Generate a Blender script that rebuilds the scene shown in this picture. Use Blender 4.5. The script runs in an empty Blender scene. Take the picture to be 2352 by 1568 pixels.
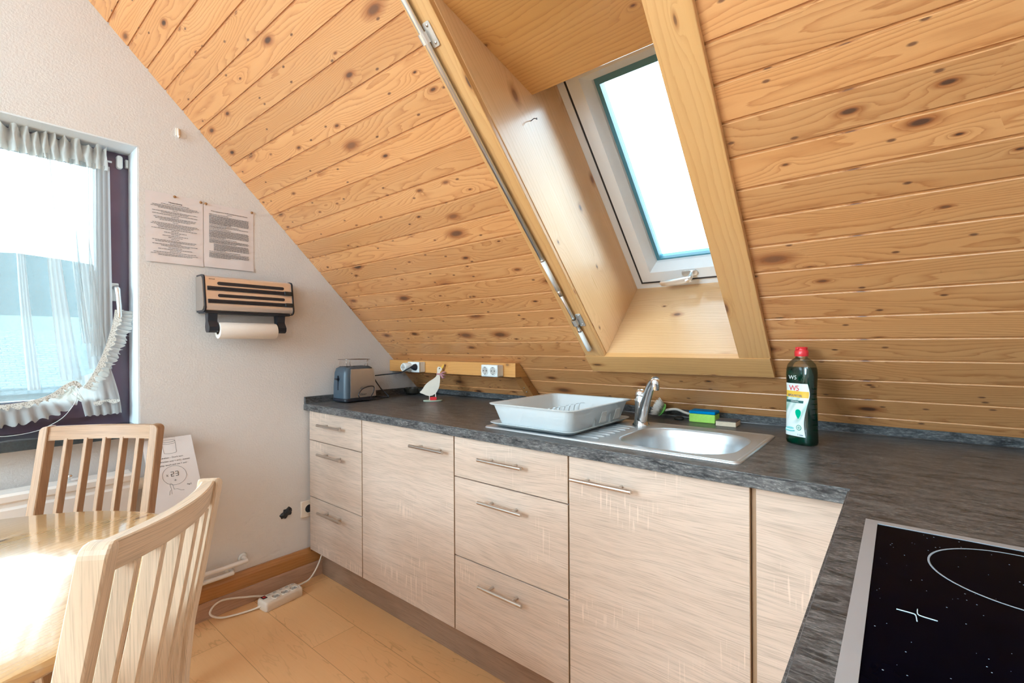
import bpy, bmesh, math, random
from mathutils import Vector, Matrix
random.seed(7)
SC = bpy.context.scene
COL = SC.collection
PI = math.pi
# ------------------------------------------------------------------ node helpers
def nd(nt, typ, ins=None, **props):
    n = nt.nodes.new(typ)
    for k, v in props.items(): setattr(n, k, v)
    for k, v in (ins or {}).items():
        s = n.inputs[k]
        if isinstance(v, bpy.types.NodeSocket): nt.links.new(v, s)
        else: s.default_value = v
    return n
def ma(nt, op, a, b=0.0, c=0.0):
    n = nt.nodes.new('ShaderNodeMath'); n.operation = op
    for i, v in enumerate((a, b, c)):
        if isinstance(v, bpy.types.NodeSocket): nt.links.new(v, n.inputs[i])
        else: n.inputs[i].default_value = v
    return n.outputs[0]
def c4(c): return (c[0], c[1], c[2], 1.0)
def mixc(nt, f, a, b, mode='MIX'):
    n = nt.nodes.new('ShaderNodeMix'); n.data_type = 'RGBA'; n.blend_type = mode
    for i, v in ((0, f), (6, a), (7, b)):
        if isinstance(v, bpy.types.NodeSocket): nt.links.new(v, n.inputs[i])
        else: n.inputs[i].default_value = v if i == 0 else c4(v)
    return n.outputs[2]
def ramp(nt, f, stops, interp='LINEAR'):
    n = nt.nodes.new('ShaderNodeValToRGB'); nt.links.new(f, n.inputs[0]); r = n.color_ramp; r.interpolation = interp
    while len(r.elements) < len(stops): r.elements.new(0.5)
    for e, (p, c) in zip(r.elements, stops): e.position = p; e.color = c4(c) if not isinstance(c, float) else (c, c, c, 1)
    return n.outputs[0]
def newmat(name):
    m = bpy.data.materials.new(name); m.use_nodes = True
    nt = m.node_tree; b = nt.nodes['Principled BSDF']
    return m, nt, b
def noise(nt, vec, scale, detail=2, rough=.5):
    return nd(nt, 'ShaderNodeTexNoise', {'Vector': vec, 'Scale': scale, 'Detail': detail, 'Roughness': rough}).outputs[0]
def xyz(nt, x, y, z=0.0):
    n = nt.nodes.new('ShaderNodeCombineXYZ')
    for i, v in enumerate((x, y, z)):
        if isinstance(v, bpy.types.NodeSocket): nt.links.new(v, n.inputs[i])
        else: n.inputs[i].default_value = v
    return n.outputs[0]
def uvs(nt):
    t = nd(nt, 'ShaderNodeTexCoord').outputs['UV']
    s = nd(nt, 'ShaderNodeSeparateXYZ', {0: t})
    return s.outputs[0], s.outputs[1]
def bump(nt, b, h, strength=.2, dist=.002):
    n = nd(nt, 'ShaderNodeBump', {'Height': h, 'Strength': strength, 'Distance': dist})
    nt.links.new(n.outputs[0], b.inputs['Normal'])
def plain(name, col, rough=.5, metal=0., coat=0., noise_amt=.06, scale=30., **kw):
    m, nt, b = newmat(name)
    tc = nd(nt, 'ShaderNodeTexCoord').outputs['Object']
    f = noise(nt, tc, scale, 3)
    c = mixc(nt, f, [x * (1 - noise_amt) for x in col], [min(1, x * (1 + noise_amt)) for x in col])
    nt.links.new(c, b.inputs['Base Color'])
    b.inputs['Roughness'].default_value = rough; b.inputs['Metallic'].default_value = metal
    b.inputs['Coat Weight'].default_value = coat
    for k, v in kw.items(): b.inputs[k.replace('_', ' ')].default_value = v
    return m
def pine(name, light, mid, dark, board=0., s0=0., knots=1., ring=95., warp=5., rough=.33, coat=.25, ku=7., kv=11.5, vary=.10, kt=.5, kr=.085, contrast=1., wv=8., tiny=0.):
    m, nt, b = newmat(name)
    u, v = uvs(nt)
    if board > 0:
        q = ma(nt, 'FLOOR', ma(nt, 'DIVIDE', ma(nt, 'SUBTRACT', v, s0), board))
        rnd = nd(nt, 'ShaderNodeTexWhiteNoise', {'W': q}, noise_dimensions='1D').outputs[0]
        u2 = ma(nt, 'ADD', u, ma(nt, 'MULTIPLY', rnd, 37.0))
        v2 = ma(nt, 'ADD', v, ma(nt, 'MULTIPLY', rnd, 5.0))
    else:
        oi = nd(nt, 'ShaderNodeObjectInfo').outputs['Random']
        rnd = oi
        u2 = ma(nt, 'ADD', u, ma(nt, 'MULTIPLY', oi, 37.0)); v2 = ma(nt, 'ADD', v, ma(nt, 'MULTIPLY', oi, 5.0))
    n1 = noise(nt, xyz(nt, ma(nt, 'MULTIPLY', u2, 1.1), ma(nt, 'MULTIPLY', v2, wv)), 1.0, 2, .45)
    kvor = nd(nt, 'ShaderNodeTexVoronoi', {'Vector': xyz(nt, ma(nt, 'MULTIPLY', u2, ku), ma(nt, 'MULTIPLY', v2, kv)), 'Scale': 1.0}, voronoi_dimensions='2D')
    d = kvor.outputs['Distance']
    sel = nd(nt, 'ShaderNodeSeparateColor', {0: kvor.outputs['Color']})
    on = ma(nt, 'GREATER_THAN', sel.outputs[0], kt)
    size = ma(nt, 'MULTIPLY_ADD', ma(nt, 'POWER', sel.outputs[1], 2.5), kr, .030)
    near = ma(nt, 'MULTIPLY', ma(nt, 'EXPONENT', ma(nt, 'MULTIPLY', d, -9.0)), on)
    h = ma(nt, 'ADD', ma(nt, 'MULTIPLY', v2, ring), ma(nt, 'MULTIPLY', n1, warp * 4))
    h = ma(nt, 'ADD', h, ma(nt, 'MULTIPLY', near, 4.0 * knots))
    jit = noise(nt, xyz(nt, ma(nt, 'MULTIPLY', u2, 9.), ma(nt, 'MULTIPLY', v2, 70.)), 1.0, 3, .6)
    h = ma(nt, 'ADD', h, ma(nt, 'MULTIPLY', jit, .9))
    fr = ma(nt, 'FRACT', h)
    lines = ramp(nt, fr, [(0, 0.), (.5, .10), (.82, .6), (.92, 1.), (1., 0.)])
    n2 = noise(nt, xyz(nt, ma(nt, 'MULTIPLY', u2, .9), ma(nt, 'MULTIPLY', v2, 14.)), 1.0, 3)
    base = mixc(nt, n2, light, mid)
    base = mixc(nt, ma(nt, 'MULTIPLY', lines, .62 * contrast), base, dark)
    fine = noise(nt, xyz(nt, ma(nt, 'MULTIPLY', u2, 12.), ma(nt, 'MULTIPLY', v2, 600.)), 1.0, 1)
    base = mixc(nt, ma(nt, 'MULTIPLY', fine, .10), base, dark)
    lev = ma(nt, 'MULTIPLY_ADD', rnd, vary * 2, 1 - vary)
    base = mixc(nt, 1.0, base, xyz(nt, lev, lev, lev), 'MULTIPLY')
    # knot: reddish halo, dark core
    halo = nd(nt, 'ShaderNodeMapRange', {'Value': d, 'From Min': ma(nt, 'MULTIPLY', size, 2.2), 'From Max': ma(nt, 'MULTIPLY', size, .9)}).outputs[0]
    core = nd(nt, 'ShaderNodeMapRange', {'Value': d, 'From Min': ma(nt, 'MULTIPLY', size, 1.05), 'From Max': ma(nt, 'MULTIPLY', size, .55)}).outputs[0]
    kc = mixc(nt, ma(nt, 'MULTIPLY', ma(nt, 'MULTIPLY', halo, on), .75 * min(1, knots)), base, [dark[0] * .8, dark[1] * .7, dark[2] * .7])
    cc = mixc(nt, sel.outputs[2], (.045, .025, .02), (.22, .09, .035))
    kc = mixc(nt, ma(nt, 'MULTIPLY', ma(nt, 'MULTIPLY', core, on), .9 * min(1, knots)), kc, cc)
    if tiny > 0:
        tv = nd(nt, 'ShaderNodeTexVoronoi', {'Vector': xyz(nt, ma(nt, 'MULTIPLY', u2, 8.5), ma(nt, 'MULTIPLY', v2, 19.)), 'Scale': 1.0}, voronoi_dimensions='2D')
        ts = nd(nt, 'ShaderNodeSeparateColor', {0: tv.outputs['Color']})
        tm = nd(nt, 'ShaderNodeMapRange', {'Value': tv.outputs['Distance'], 'From Min': .085, 'From Max': .04}).outputs[0]
        kc = mixc(nt, ma(nt, 'MULTIPLY', ma(nt, 'MULTIPLY', tm, ma(nt, 'GREATER_THAN', ts.outputs[0], 1 - tiny)), .85), kc, (.13, .05, .025))
    nt.links.new(kc, b.inputs['Base Color'])
    rr = ma(nt, 'MULTIPLY_ADD', n2, .12, rough - .06); nt.links.new(rr, b.inputs['Roughness'])
    b.inputs['Coat Weight'].default_value = coat; b.inputs['Coat Roughness'].default_value = .22
    bump(nt, b, lines, .12, .0008)
    return m
def oak(name, a, bcol, ticks=True, fine=340., wav=1.):
    m, nt, b = newmat(name)
    u, v = uvs(nt); oi = nd(nt, 'ShaderNodeObjectInfo').outputs['Random']
    u2 = ma(nt, 'ADD', u, ma(nt, 'MULTIPLY', oi, 23.0)); v2 = ma(nt, 'ADD', v, ma(nt, 'MULTIPLY', oi, 9.0))
    n1 = noise(nt, xyz(nt, ma(nt, 'MULTIPLY', u2, 1.3), ma(nt, 'MULTIPLY', v2, 5.)), 1.0, 2, .5)
    h = ma(nt, 'ADD', ma(nt, 'MULTIPLY', v2, 45.), ma(nt, 'MULTIPLY', n1, 16. * wav))
    w = ma(nt, 'MULTIPLY_ADD', ma(nt, 'SINE', ma(nt, 'MULTIPLY', h, 3.2)), .5, .5)
    g = noise(nt, xyz(nt, ma(nt, 'MULTIPLY', u2, 9.), ma(nt, 'ADD', ma(nt, 'MULTIPLY', v2, fine), ma(nt, 'MULTIPLY', n1, 24.))), 1.0, 3, .65)
    broad = noise(nt, xyz(nt, ma(nt, 'MULTIPLY', u2, 1.), ma(nt, 'MULTIPLY', v2, 9.)), 1.0, 2)
    base = mixc(nt, ramp(nt, broad, [(.3, 0.), (.7, 1.)]), a, bcol)
    dk = [x * .52 for x in bcol]
    base = mixc(nt, ma(nt, 'MULTIPLY', ramp(nt, g, [(.47, 0.), (.70, 1.)]), .62), base, dk)
    base = mixc(nt, ma(nt, 'MULTIPLY', ma(nt, 'POWER', w, 3.), .16), base, dk)
    if ticks:
        t1 = noise(nt, xyz(nt, ma(nt, 'MULTIPLY', u2, 170.), ma(nt, 'MULTIPLY', v2, 11.)), 1.0, 0)
        t2 = noise(nt, xyz(nt, ma(nt, 'MULTIPLY', u2, 3.2), ma(nt, 'MULTIPLY', v2, 6.)), 1.0, 1)
        tk = ma(nt, 'MULTIPLY', ramp(nt, t1, [(.62, 0.), (.72, 1.)]), ramp(nt, t2, [(.55, 0.), (.66, 1.)]))
        base = mixc(nt, ma(nt, 'MULTIPLY', tk, .5), base, [min(1, x * 1.25) for x in a])
    nt.links.new(base, b.inputs['Base Color']); b.inputs['Roughness'].default_value = .5
    bump(nt, b, g, .1, .0006)
    return m
def slate(name, k=1.):
    m, nt, b = newmat(name)
    u, v = uvs(nt)
    big = noise(nt, xyz(nt, ma(nt, 'MULTIPLY', u, 2.5), ma(nt, 'MULTIPLY', v, 8.)), 1.0, 3)
    v3 = ma(nt, 'ADD', v, ma(nt, 'MULTIPLY', big, .06))
    s0 = noise(nt, xyz(nt, ma(nt, 'MULTIPLY', u, 11.), ma(nt, 'MULTIPLY', v3, 34.)), 1.0, 5, .75)
    s1 = noise(nt, xyz(nt, ma(nt, 'MULTIPLY', u, 45.), ma(nt, 'MULTIPLY', v3, 170.)), 1.0, 4, .7)
    s2 = noise(nt, xyz(nt, ma(nt, 'ADD', ma(nt, 'MULTIPLY', u, 80.), ma(nt, 'MULTIPLY', v3, 70.)), ma(nt, 'MULTIPLY', v3, 260.)), 1.0, 3, .7)
    base = mixc(nt, ramp(nt, s0, [(.35, 0.), (.65, 1.)]), (.015 * k, .016 * k, .019 * k), (.125 * k, .119 * k, .118 * k))
    base = mixc(nt, ma(nt, 'MULTIPLY', ramp(nt, s1, [(.48, 0.), (.70, 1.)]), .8), base, (.24 * k, .23 * k, .22 * k))
    base = mixc(nt, ma(nt, 'MULTIPLY', ma(nt, 'MULTIPLY', ramp(nt, s2, [(.52, 0.), (.70, 1.)]), ramp(nt, s0, [(.4, 0.), (.6, 1.)])), .75), base, (.42 * k, .40 * k, .38 * k))
    nt.links.new(base, b.inputs['Base Color'])
    nt.links.new(ma(nt, 'MULTIPLY_ADD', s1, .30, .20), b.inputs['Roughness'])
    b.inputs['Specular IOR Level'].default_value = .36
    bump(nt, b, s1, .3, .0012)
    return m
def floor_mat():
    m, nt, b = newmat('maple_laminate')
    u, v = uvs(nt)
    pw, pl = .19, 1.25
    q = ma(nt, 'FLOOR', ma(nt, 'DIVIDE', ma(nt, 'ADD', v, .03), pw))
    r1 = nd(nt, 'ShaderNodeTexWhiteNoise', {'W': q}, noise_dimensions='1D').outputs[0]
    uo = ma(nt, 'DIVIDE', ma(nt, 'ADD', u, ma(nt, 'MULTIPLY', r1, pl)), pl)
    p = ma(nt, 'FLOOR', uo)
    r2 = nd(nt, 'ShaderNodeTexWhiteNoise', {'Vector': xyz(nt, q, p)}, noise_dimensions='2D').outputs[0]
    u2 = ma(nt, 'ADD', u, ma(nt, 'MULTIPLY', r2, 31.)); v2 = ma(nt, 'ADD', v, ma(nt, 'MULTIPLY', r2, 7.))
    n1 = noise(nt, xyz(nt, ma(nt, 'MULTIPLY', u2, 2.2), ma(nt, 'MULTIPLY', v2, 11.)), 1.0, 3, .5)
    fr = ma(nt, 'FRACT', ma(nt, 'MULTIPLY', n1, 9.))
    ln = ramp(nt, fr, [(0, 0.), (.82, 0.), (.93, 1.), (1., 0.)])
    lm = ramp(nt, noise(nt, xyz(nt, ma(nt, 'MULTIPLY', u2, 1.7), ma(nt, 'MULTIPLY', v2, 5.)), 1.0, 1), [(.42, 0.), (.6, 1.)])
    n3 = noise(nt, xyz(nt, ma(nt, 'MULTIPLY', u2, 6.), ma(nt, 'MULTIPLY', v2, 160.)), 1.0, 2)
    base = mixc(nt, r2, (.82, .47, .20), (.88, .54, .25))
    base = mixc(nt, ma(nt, 'MULTIPLY', n3, .35), base, (.72, .37, .14))
    base = mixc(nt, ma(nt, 'MULTIPLY', ma(nt, 'MULTIPLY', ln, lm), .32), base, (.33, .14, .04))
    sv = ma(nt, 'ABSOLUTE', ma(nt, 'SUBTRACT', ma(nt, 'FRACT', ma(nt, 'DIVIDE', ma(nt, 'ADD', v, .03), pw)), .5))
    su = ma(nt, 'ABSOLUTE', ma(nt, 'SUBTRACT', ma(nt, 'FRACT', uo), .5))
    seam = ma(nt, 'MAXIMUM', ma(nt, 'GREATER_THAN', sv, .494), ma(nt, 'GREATER_THAN', su, .4992))
    base = mixc(nt, ma(nt, 'MULTIPLY', seam, .6), base, (.30, .14, .05))
    nt.links.new(base, b.inputs['Base Color']); b.inputs['Roughness'].default_value = .36
    return m
def wall_mat(name, col, bs=.35):
    m, nt, b = newmat(name)
    tc = nd(nt, 'ShaderNodeTexCoord').outputs['Object']
    n = noise(nt, tc, 130., 3, .6)
    big = noise(nt, tc, 1.3, 2)
    nt.links.new(mixc(nt, big, [x * .97 for x in col], [min(1, x * 1.03) for x in col]), b.inputs['Base Color'])
    b.inputs['Roughness'].default_value = .85
    bump(nt, b, n, bs, .004)
    return m
def brushed(name, col=(.62, .60, .58), rough=.28, axis=0, amt=.12):
    m, nt, b = newmat(name)
    tc = nd(nt, 'ShaderNodeTexCoord').outputs['Object']; s = nd(nt, 'ShaderNodeSeparateXYZ', {0: tc})
    sc = [400., 400., 400.]; sc[axis] = 4.
    n = noise(nt, xyz(nt, *[ma(nt, 'MULTIPLY', s.outputs[i], sc[i]) for i in range(3)]), 1.0, 2)
    b.inputs['Base Color'].default_value = c4(col); b.inputs['Metallic'].default_value = 1.
    nt.links.new(ma(nt, 'MULTIPLY_ADD', n, amt, rough - amt / 2), b.inputs['Roughness'])
    return m
def pane_mat(name, tint=(1, 1, 1)):
    m, nt, b = newmat(name)
    out = nt.nodes['Material Output']
    tr = nd(nt, 'ShaderNodeBsdfTransparent', {'Color': c4(tint)}); gl = nd(nt, 'ShaderNodeBsdfGlossy', {'Roughness': .02})
    fr = nd(nt, 'ShaderNodeFresnel', {'IOR': 1.45})
    mx = nd(nt, 'ShaderNodeMixShader', {0: fr.outputs[0], 1: tr.outputs[0], 2: gl.outputs[0]})
    nt.links.new(mx.outputs[0], out.inputs[0]); nt.nodes.remove(b)
    return m
def sheer(name, col, op, tlf=.5):
    m, nt, b = newmat(name)
    out = nt.nodes['Material Output']
    u, v = uvs(nt)
    weave = noise(nt, xyz(nt, ma(nt, 'MULTIPLY', u, 900.), ma(nt, 'MULTIPLY', v, 900.)), 1.0, 1)
    df = nd(nt, 'ShaderNodeBsdfDiffuse', {'Color': c4(col)}); tl = nd(nt, 'ShaderNodeBsdfTranslucent', {'Color': c4(col)})
    cl = nd(nt, 'ShaderNodeMixShader', {0: tlf, 1: df.outputs[0], 2: tl.outputs[0]})
    tr = nd(nt, 'ShaderNodeBsdfTransparent')
    lw = nd(nt, 'ShaderNodeLayerWeight', {'Blend': .5})
    f = ma(nt, 'MULTIPLY_ADD', lw.outputs['Facing'], .55, op)
    f = ma(nt, 'MINIMUM', ma(nt, 'ADD', f, ma(nt, 'MULTIPLY_ADD', weave, .2, -.1)), 1.0)
    mx = nd(nt, 'ShaderNodeMixShader', {0: f, 1: tr.outputs[0], 2: cl.outputs[0]})
    nt.links.new(mx.outputs[0], out.inputs[0]); nt.nodes.remove(b)
    return m
# ------------------------------------------------------------------ mesh helpers
class MB:
    def __init__(s): s.bm = bmesh.new()
    def box(s, a, b, bev=0., seg=2):
        t = bmesh.new()
        r = bmesh.ops.create_cube(t, size=1.)
        for v in t.verts:
            v.co = Vector([(a[i] + b[i]) / 2 + v.co[i] * (b[i] - a[i]) for i in range(3)])
        if bev > 0:
            bev = min(bev, .49 * min(abs(b[i] - a[i]) for i in range(3)))
            bmesh.ops.bevel(t, geom=t.edges[:], offset=bev, segments=seg, affect='EDGES', profile=.5)
        s.merge(t); return s
    def merge(s, t, M=None):
        if M is not None: bmesh.ops.transform(t, matrix=M, verts=t.verts)
        bmesh.ops.recalc_face_normals(t, faces=t.faces)
        mp = {v: s.bm.verts.new(v.co) for v in t.verts}
        for f in t.faces:
            try: g = s.bm.faces.new([mp[v] for v in f.verts]); g.smooth = f.smooth
            except ValueError: pass
        t.free()
    def obox(s, M, a, b, bev=0., seg=2):
        m = MB(); m.box(a, b, bev, seg); s.merge(m.bm, M); return s
    def loft(s, rings, cap0=True, cap1=True, closed=True, smooth=True):
        t = bmesh.new()
        R = [[t.verts.new(p) for p in r] for r in rings]
        n = len(R[0])
        for i in range(len(R) - 1):
            for j in range(n if closed else n - 1):
                k = (j + 1) % n
                try: f = t.faces.new((R[i][j], R[i][k], R[i + 1][k], R[i + 1][j])); f.smooth = smooth
                except ValueError: pass
        if cap0: t.faces.new(R[0][::-1])
        if cap1: t.faces.new(R[-1])
        s.merge(t); return s
    def tube(s, pts, r, n=10, cap=True):
        pts = [Vector(p) for p in pts]; rings = []; prev = None
        for i, p in enumerate(pts):
            d = (pts[min(i + 1, len(pts) - 1)] - pts[max(i - 1, 0)]).normalized()
            if prev is None:
                x = d.orthogonal().normalized()
            else:
                x = (prev - d * prev.dot(d))
                x = x.normalized() if x.length > 1e-6 else d.orthogonal().normalized()
            prev = x; y = d.cross(x)
            rr = r[i] if isinstance(r, (list, tuple)) else r
            rings.append([p + x * rr * math.cos(2 * PI * k / n) + y * rr * math.sin(2 * PI * k / n) for k in range(n)])
        return s.loft(rings, cap, cap)
    def lathe(s, prof, c=(0, 0, 0), n=24, M=None, cap=True):
        rings = [[Vector((c[0] + r * math.cos(2 * PI * k / n), c[1] + r * math.sin(2 * PI * k / n), c[2] + z)) for k in range(n)] for r, z in prof]
        m = MB(); m.loft(rings, cap, cap); s.merge(m.bm, M); return s
    def prism(s, pts, z0, z1, M=None, smooth=False):
        m = MB(); m.loft([[Vector((p[0], p[1], z0)) for p in pts], [Vector((p[0], p[1], z1)) for p in pts]], smooth=smooth)
        s.merge(m.bm, M); return s
    def sweep(s, pts, w, h, side=Vector((1, 0, 0))):
        """rectangular bar along pts; side = fixed lateral axis for width w"""
        pts = [Vector(p) for p in pts]; rings = []; side = Vector(side).normalized()
        for i, p in enumerate(pts):
            d = (pts[min(i + 1, len(pts) - 1)] - pts[max(i - 1, 0)]).normalized()
            u = d.cross(side).normalized()
            x = u.cross(d).normalized()
            c = .12 * min(w, h)
            q = [(-w/2+c, -h/2), (w/2-c, -h/2), (w/2, -h/2+c), (w/2, h/2-c), (w/2-c, h/2), (-w/2+c, h/2), (-w/2, h/2-c), (-w/2, -h/2+c)]
            rings.append([p + x * a + u * b for a, b in q])
        return s.loft(rings, smooth=False)
    def slab(s, xs, ys, z0, z1, keep):
        """outer skin of a slab over a cell grid; keep(i,j) says which cells are solid"""
        t = bmesh.new(); V = {}
        def v(i, j, k):
            if (i, j, k) not in V: V[(i, j, k)] = t.verts.new((xs[i], ys[j], (z0, z1)[k]))
            return V[(i, j, k)]
        nx, ny = len(xs) - 1, len(ys) - 1
        K = lambda i, j: 0 <= i < nx and 0 <= j < ny and keep(i, j)
        for i in range(nx):
            for j in range(ny):
                if not K(i, j): continue
                t.faces.new((v(i, j, 1), v(i+1, j, 1), v(i+1, j+1, 1), v(i, j+1, 1)))
                t.faces.new((v(i, j, 0), v(i, j+1, 0), v(i+1, j+1, 0), v(i+1, j, 0)))
                if not K(i-1, j): t.faces.new((v(i, j, 0), v(i, j, 1), v(i, j+1, 1), v(i, j+1, 0)))
                if not K(i+1, j): t.faces.new((v(i+1, j, 0), v(i+1, j+1, 0), v(i+1, j+1, 1), v(i+1, j, 1)))
                if not K(i, j-1): t.faces.new((v(i, j, 0), v(i+1, j, 0), v(i+1, j, 1), v(i, j, 1)))
                if not K(i, j+1): t.faces.new((v(i, j+1, 0), v(i, j+1, 1), v(i+1, j+1, 1), v(i+1, j+1, 0)))
        s.merge(t); return s
    def build(s, name, mat, parent=None, grain=0, M=None, smooth_angle=None, uvrot=False):
        bm = s.bm; bm.normal_update()
        uvl = bm.loops.layers.uv.new('UVMap')
        for f in bm.faces:
            n = f.normal; k = max(range(3), key=lambda i: abs(n[i]))
            ax = [i for i in range(3) if i != k]
            if grain in ax: ua, va = grain, [i for i in ax if i != grain][0]
            else: ua, va = ax
            for l in f.loops: l[uvl].uv = (l.vert.co[ua], l.vert.co[va])
        me = bpy.data.meshes.new(name); bm.to_mesh(me); bm.free()
        me.materials.append(mat)
        o = bpy.data.objects.new(name, me); COL.objects.link(o)
        if smooth_angle is not None:
            me.shade_smooth() if hasattr(me, 'shade_smooth') else None
            try: me.set_sharp_from_angle(angle=math.radians(smooth_angle))
            except Exception: pass
        if parent is not None: o.parent = parent
        if M is not None: o.matrix_local = M
        return o
def rrect(x0, x1, y0, y1, r, z, n=6):
    pts = []
    for cx, cy, a0 in ((x1-r, y1-r, 0), (x0+r, y1-r, PI/2), (x0+r, y0+r, PI), (x1-r, y0+r, 1.5*PI)):
        for k in range(n + 1):
            a = a0 + PI/2 * k / n; pts.append(Vector((cx + r*math.cos(a), cy + r*math.sin(a), z)))
    return pts
def thing(name, label, cat, loc=(0, 0, 0), rz=0., M=None, group=None):
    o = bpy.data.objects.new(name, None); COL.objects.link(o); o.empty_display_size = .05
    o.matrix_world = M if M is not None else Matrix.Translation(loc) @ Matrix.Rotation(rz, 4, 'Z')
    o['label'] = label; o['category'] = cat
    if group: o['group'] = group
    return o
def struct_root(name, M=None):
    o = bpy.data.objects.new(name, None); COL.objects.link(o); o['kind'] = 'structure'
    if M is not None: o.matrix_world = M
    return o
def struct(o): o['kind'] = 'structure'; return o
def tag(o, label, cat, group=None):
    o['label'] = label; o['category'] = cat
    if group: o['group'] = group
    return o
def frame(loc, x, y, z): 
    M = Matrix(((x[0], y[0], z[0], loc[0]), (x[1], y[1], z[1], loc[1]), (x[2], y[2], z[2], loc[2]), (0, 0, 0, 1)))
    return M
def GW(y, z, x=0.): return frame((x, y, z), (0, 1, 0), (0, 0, 1), (1, 0, 0))   # on the gable wall: local X=+Y, Y=up, Z=into room
def text_bm(body, size, M, align='CENTER', extrude=.0002, spacing=1.0):
    c = bpy.data.curves.new('t', 'FONT'); c.body = body; c.size = size; c.align_x = align; c.align_y = 'CENTER'; c.extrude = extrude; c.resolution_u = 3
    c.space_character = spacing
    o = bpy.data.objects.new('t', c); COL.objects.link(o)
    dg = bpy.context.evaluated_depsgraph_get()
    me = bpy.data.meshes.new_from_object(o.evaluated_get(dg))
    b = bmesh.new(); b.from_mesh(me); bmesh.ops.transform(b, matrix=M, verts=b.verts)
    bpy.data.objects.remove(o); bpy.data.curves.remove(c); bpy.data.meshes.remove(me)
    return b
def texts(lst):
    m = MB()
    for a in lst: m.merge(text_bm(*a[:3], **(a[3] if len(a) > 3 else {})))
    return m
T = Matrix.Translation
def RX(d): return Matrix.Rotation(math.radians(d), 4, 'X')
def RY(d): return Matrix.Rotation(math.radians(d), 4, 'Y')
def RZ(d): return Matrix.Rotation(math.radians(d), 4, 'Z')
def spline(pts, n=8):
    P = [Vector(p) for p in pts]; out = []
    for i in range(len(P) - 1):
        p0, p1, p2, p3 = P[max(i-1, 0)], P[i], P[i+1], P[min(i+2, len(P)-1)]
        for k in range(n):
            t = k / n
            out.append(.5 * ((2*p1) + (p2-p0)*t + (2*p0-5*p1+4*p2-p3)*t*t + (3*p1-p0-3*p2+p3)*t**3))
    out.append(P[-1]); return out
# ------------------------------------------------------------------ materials
PB = .0868
ceil_pine = pine('ceiling_pine', (.70, .38, .15), (.60, .265, .08), (.34, .105, .02), board=PB, s0=1.4548 % PB, knots=1., ring=72., warp=6.0, tiny=.24, contrast=.9, rough=.36, coat=.3, ku=4.4, kv=1/PB, kt=.42, kr=.13)
trim_pine = pine('casing_pine', (.74, .435, .175), (.68, .36, .115), (.47, .21, .05), ring=60., warp=1.2, knots=.9, ku=4., kv=14., kt=.66, kr=.06, contrast=.55, rough=.3, coat=.35)
lin_pine = pine('lining_pine', (.76, .50, .26), (.68, .41, .18), (.48, .23, .08), ring=80., warp=2., knots=.9, ku=4.5, kv=8., kt=.6, kr=.07, contrast=.45, rough=.3, coat=.5)
lin_pine2 = pine('lining_pine_golden', (.66, .37, .12), (.56, .28, .07), (.36, .14, .03), ring=80., warp=2.6, knots=1., ku=5., kv=10., kt=.5, kr=.08, contrast=.7, rough=.3, coat=.4)
rail_pine = pine('rail_pine', (.62, .32, .09), (.56, .27, .07), (.42, .17, .035), ring=60., warp=1., knots=.6, kt=.85, contrast=.5)
base_pine = pine('skirting_pine', (.52, .24, .07), (.46, .20, .055), (.30, .11, .02), ring=90., warp=1.2, knots=.7, kt=.8, contrast=.7)
plank_oak = oak('plinth_oak_light', (.56, .35, .23), (.50, .30, .19), ticks=False)
table_pine = pine('table_pine', (.74, .50, .24), (.66, .41, .17), (.42, .20, .06), board=.125, s0=.01, ring=75., warp=3., knots=1., ku=3.5, kv=9., kt=.62, kr=.09, contrast=.8, rough=.14, coat=1., vary=.05)
for n_ in table_pine.node_tree.nodes:
    if n_.type == 'BSDF_PRINCIPLED': n_.inputs['Coat Roughness'].default_value = .06
chair_wood = oak('chair_beech', (.74, .58, .42), (.66, .48, .32), ticks=False, fine=420., wav=.3)
chair_wood2 = oak('chair_beech_brown', (.50, .32, .19), (.42, .25, .13), ticks=False, fine=420., wav=.5)
front_oak = oak('cabinet_oak', (.66, .51, .40), (.58, .43, .325))
side_oak = oak('cabinet_side_oak', (.62, .43, .27), (.56, .37, .22), ticks=False)
edge_brown = plain('cabinet_edge', (.36, .22, .12), .55)
plinth_oak = oak('plinth_oak', (.36, .23, .15), (.30, .18, .11), ticks=False)
dark_gap = plain('cabinet_inside', (.20, .12, .07), .8)
worktop_mat = slate('worktop_slate'); upstand_mat = slate('upstand_slate', .8)
floor_m = floor_mat()
wall_m = wall_mat('plaster_wall', (.74, .685, .645)); reveal_m = wall_mat('reveal_plaster', (.80, .82, .84), .15)
ceil_white = wall_mat('white_plaster', (.82, .80, .77), .15)
steel = brushed('brushed_steel', (.66, .63, .60), .3); sink_steel = brushed('sink_steel', (.66, .69, .72), .36, amt=.2); sink_steel.node_tree.nodes['Principled BSDF'].inputs['Metallic'].default_value = .8
handle_steel = brushed('handle_steel', (.62, .57, .52), .32)
hob_frame_steel = plain('hob_frame_steel', (.50, .52, .56), .38, .45, noise_amt=.03)
chrome = brushed('chrome', (.82, .83, .85), .08, amt=.05)
alu = brushed('white_aluminium', (.80, .79, .77), .38)
white_pl = plain('white_plastic', (.80, .79, .76), .35, noise_amt=.02); cream_pl = plain('cream_plastic', (.80, .69, .57), .4, noise_amt=.02)
white_paint = plain('white_paint', (.84, .84, .85), .3, noise_amt=.02)
white_metal = plain('white_radiator_paint', (.80, .73, .67), .35, noise_amt=.02)
black_pl = plain('black_plastic', (.018, .02, .028), .32); black_rub = plain('black_rubber', (.02, .02, .02), .55)
dark_line = plain('dark_gasket', (.03, .03, .035), .6)
blue_gasket = plain('blue_grey_glazing_bar', (.10, .24, .31), .4)
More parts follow.
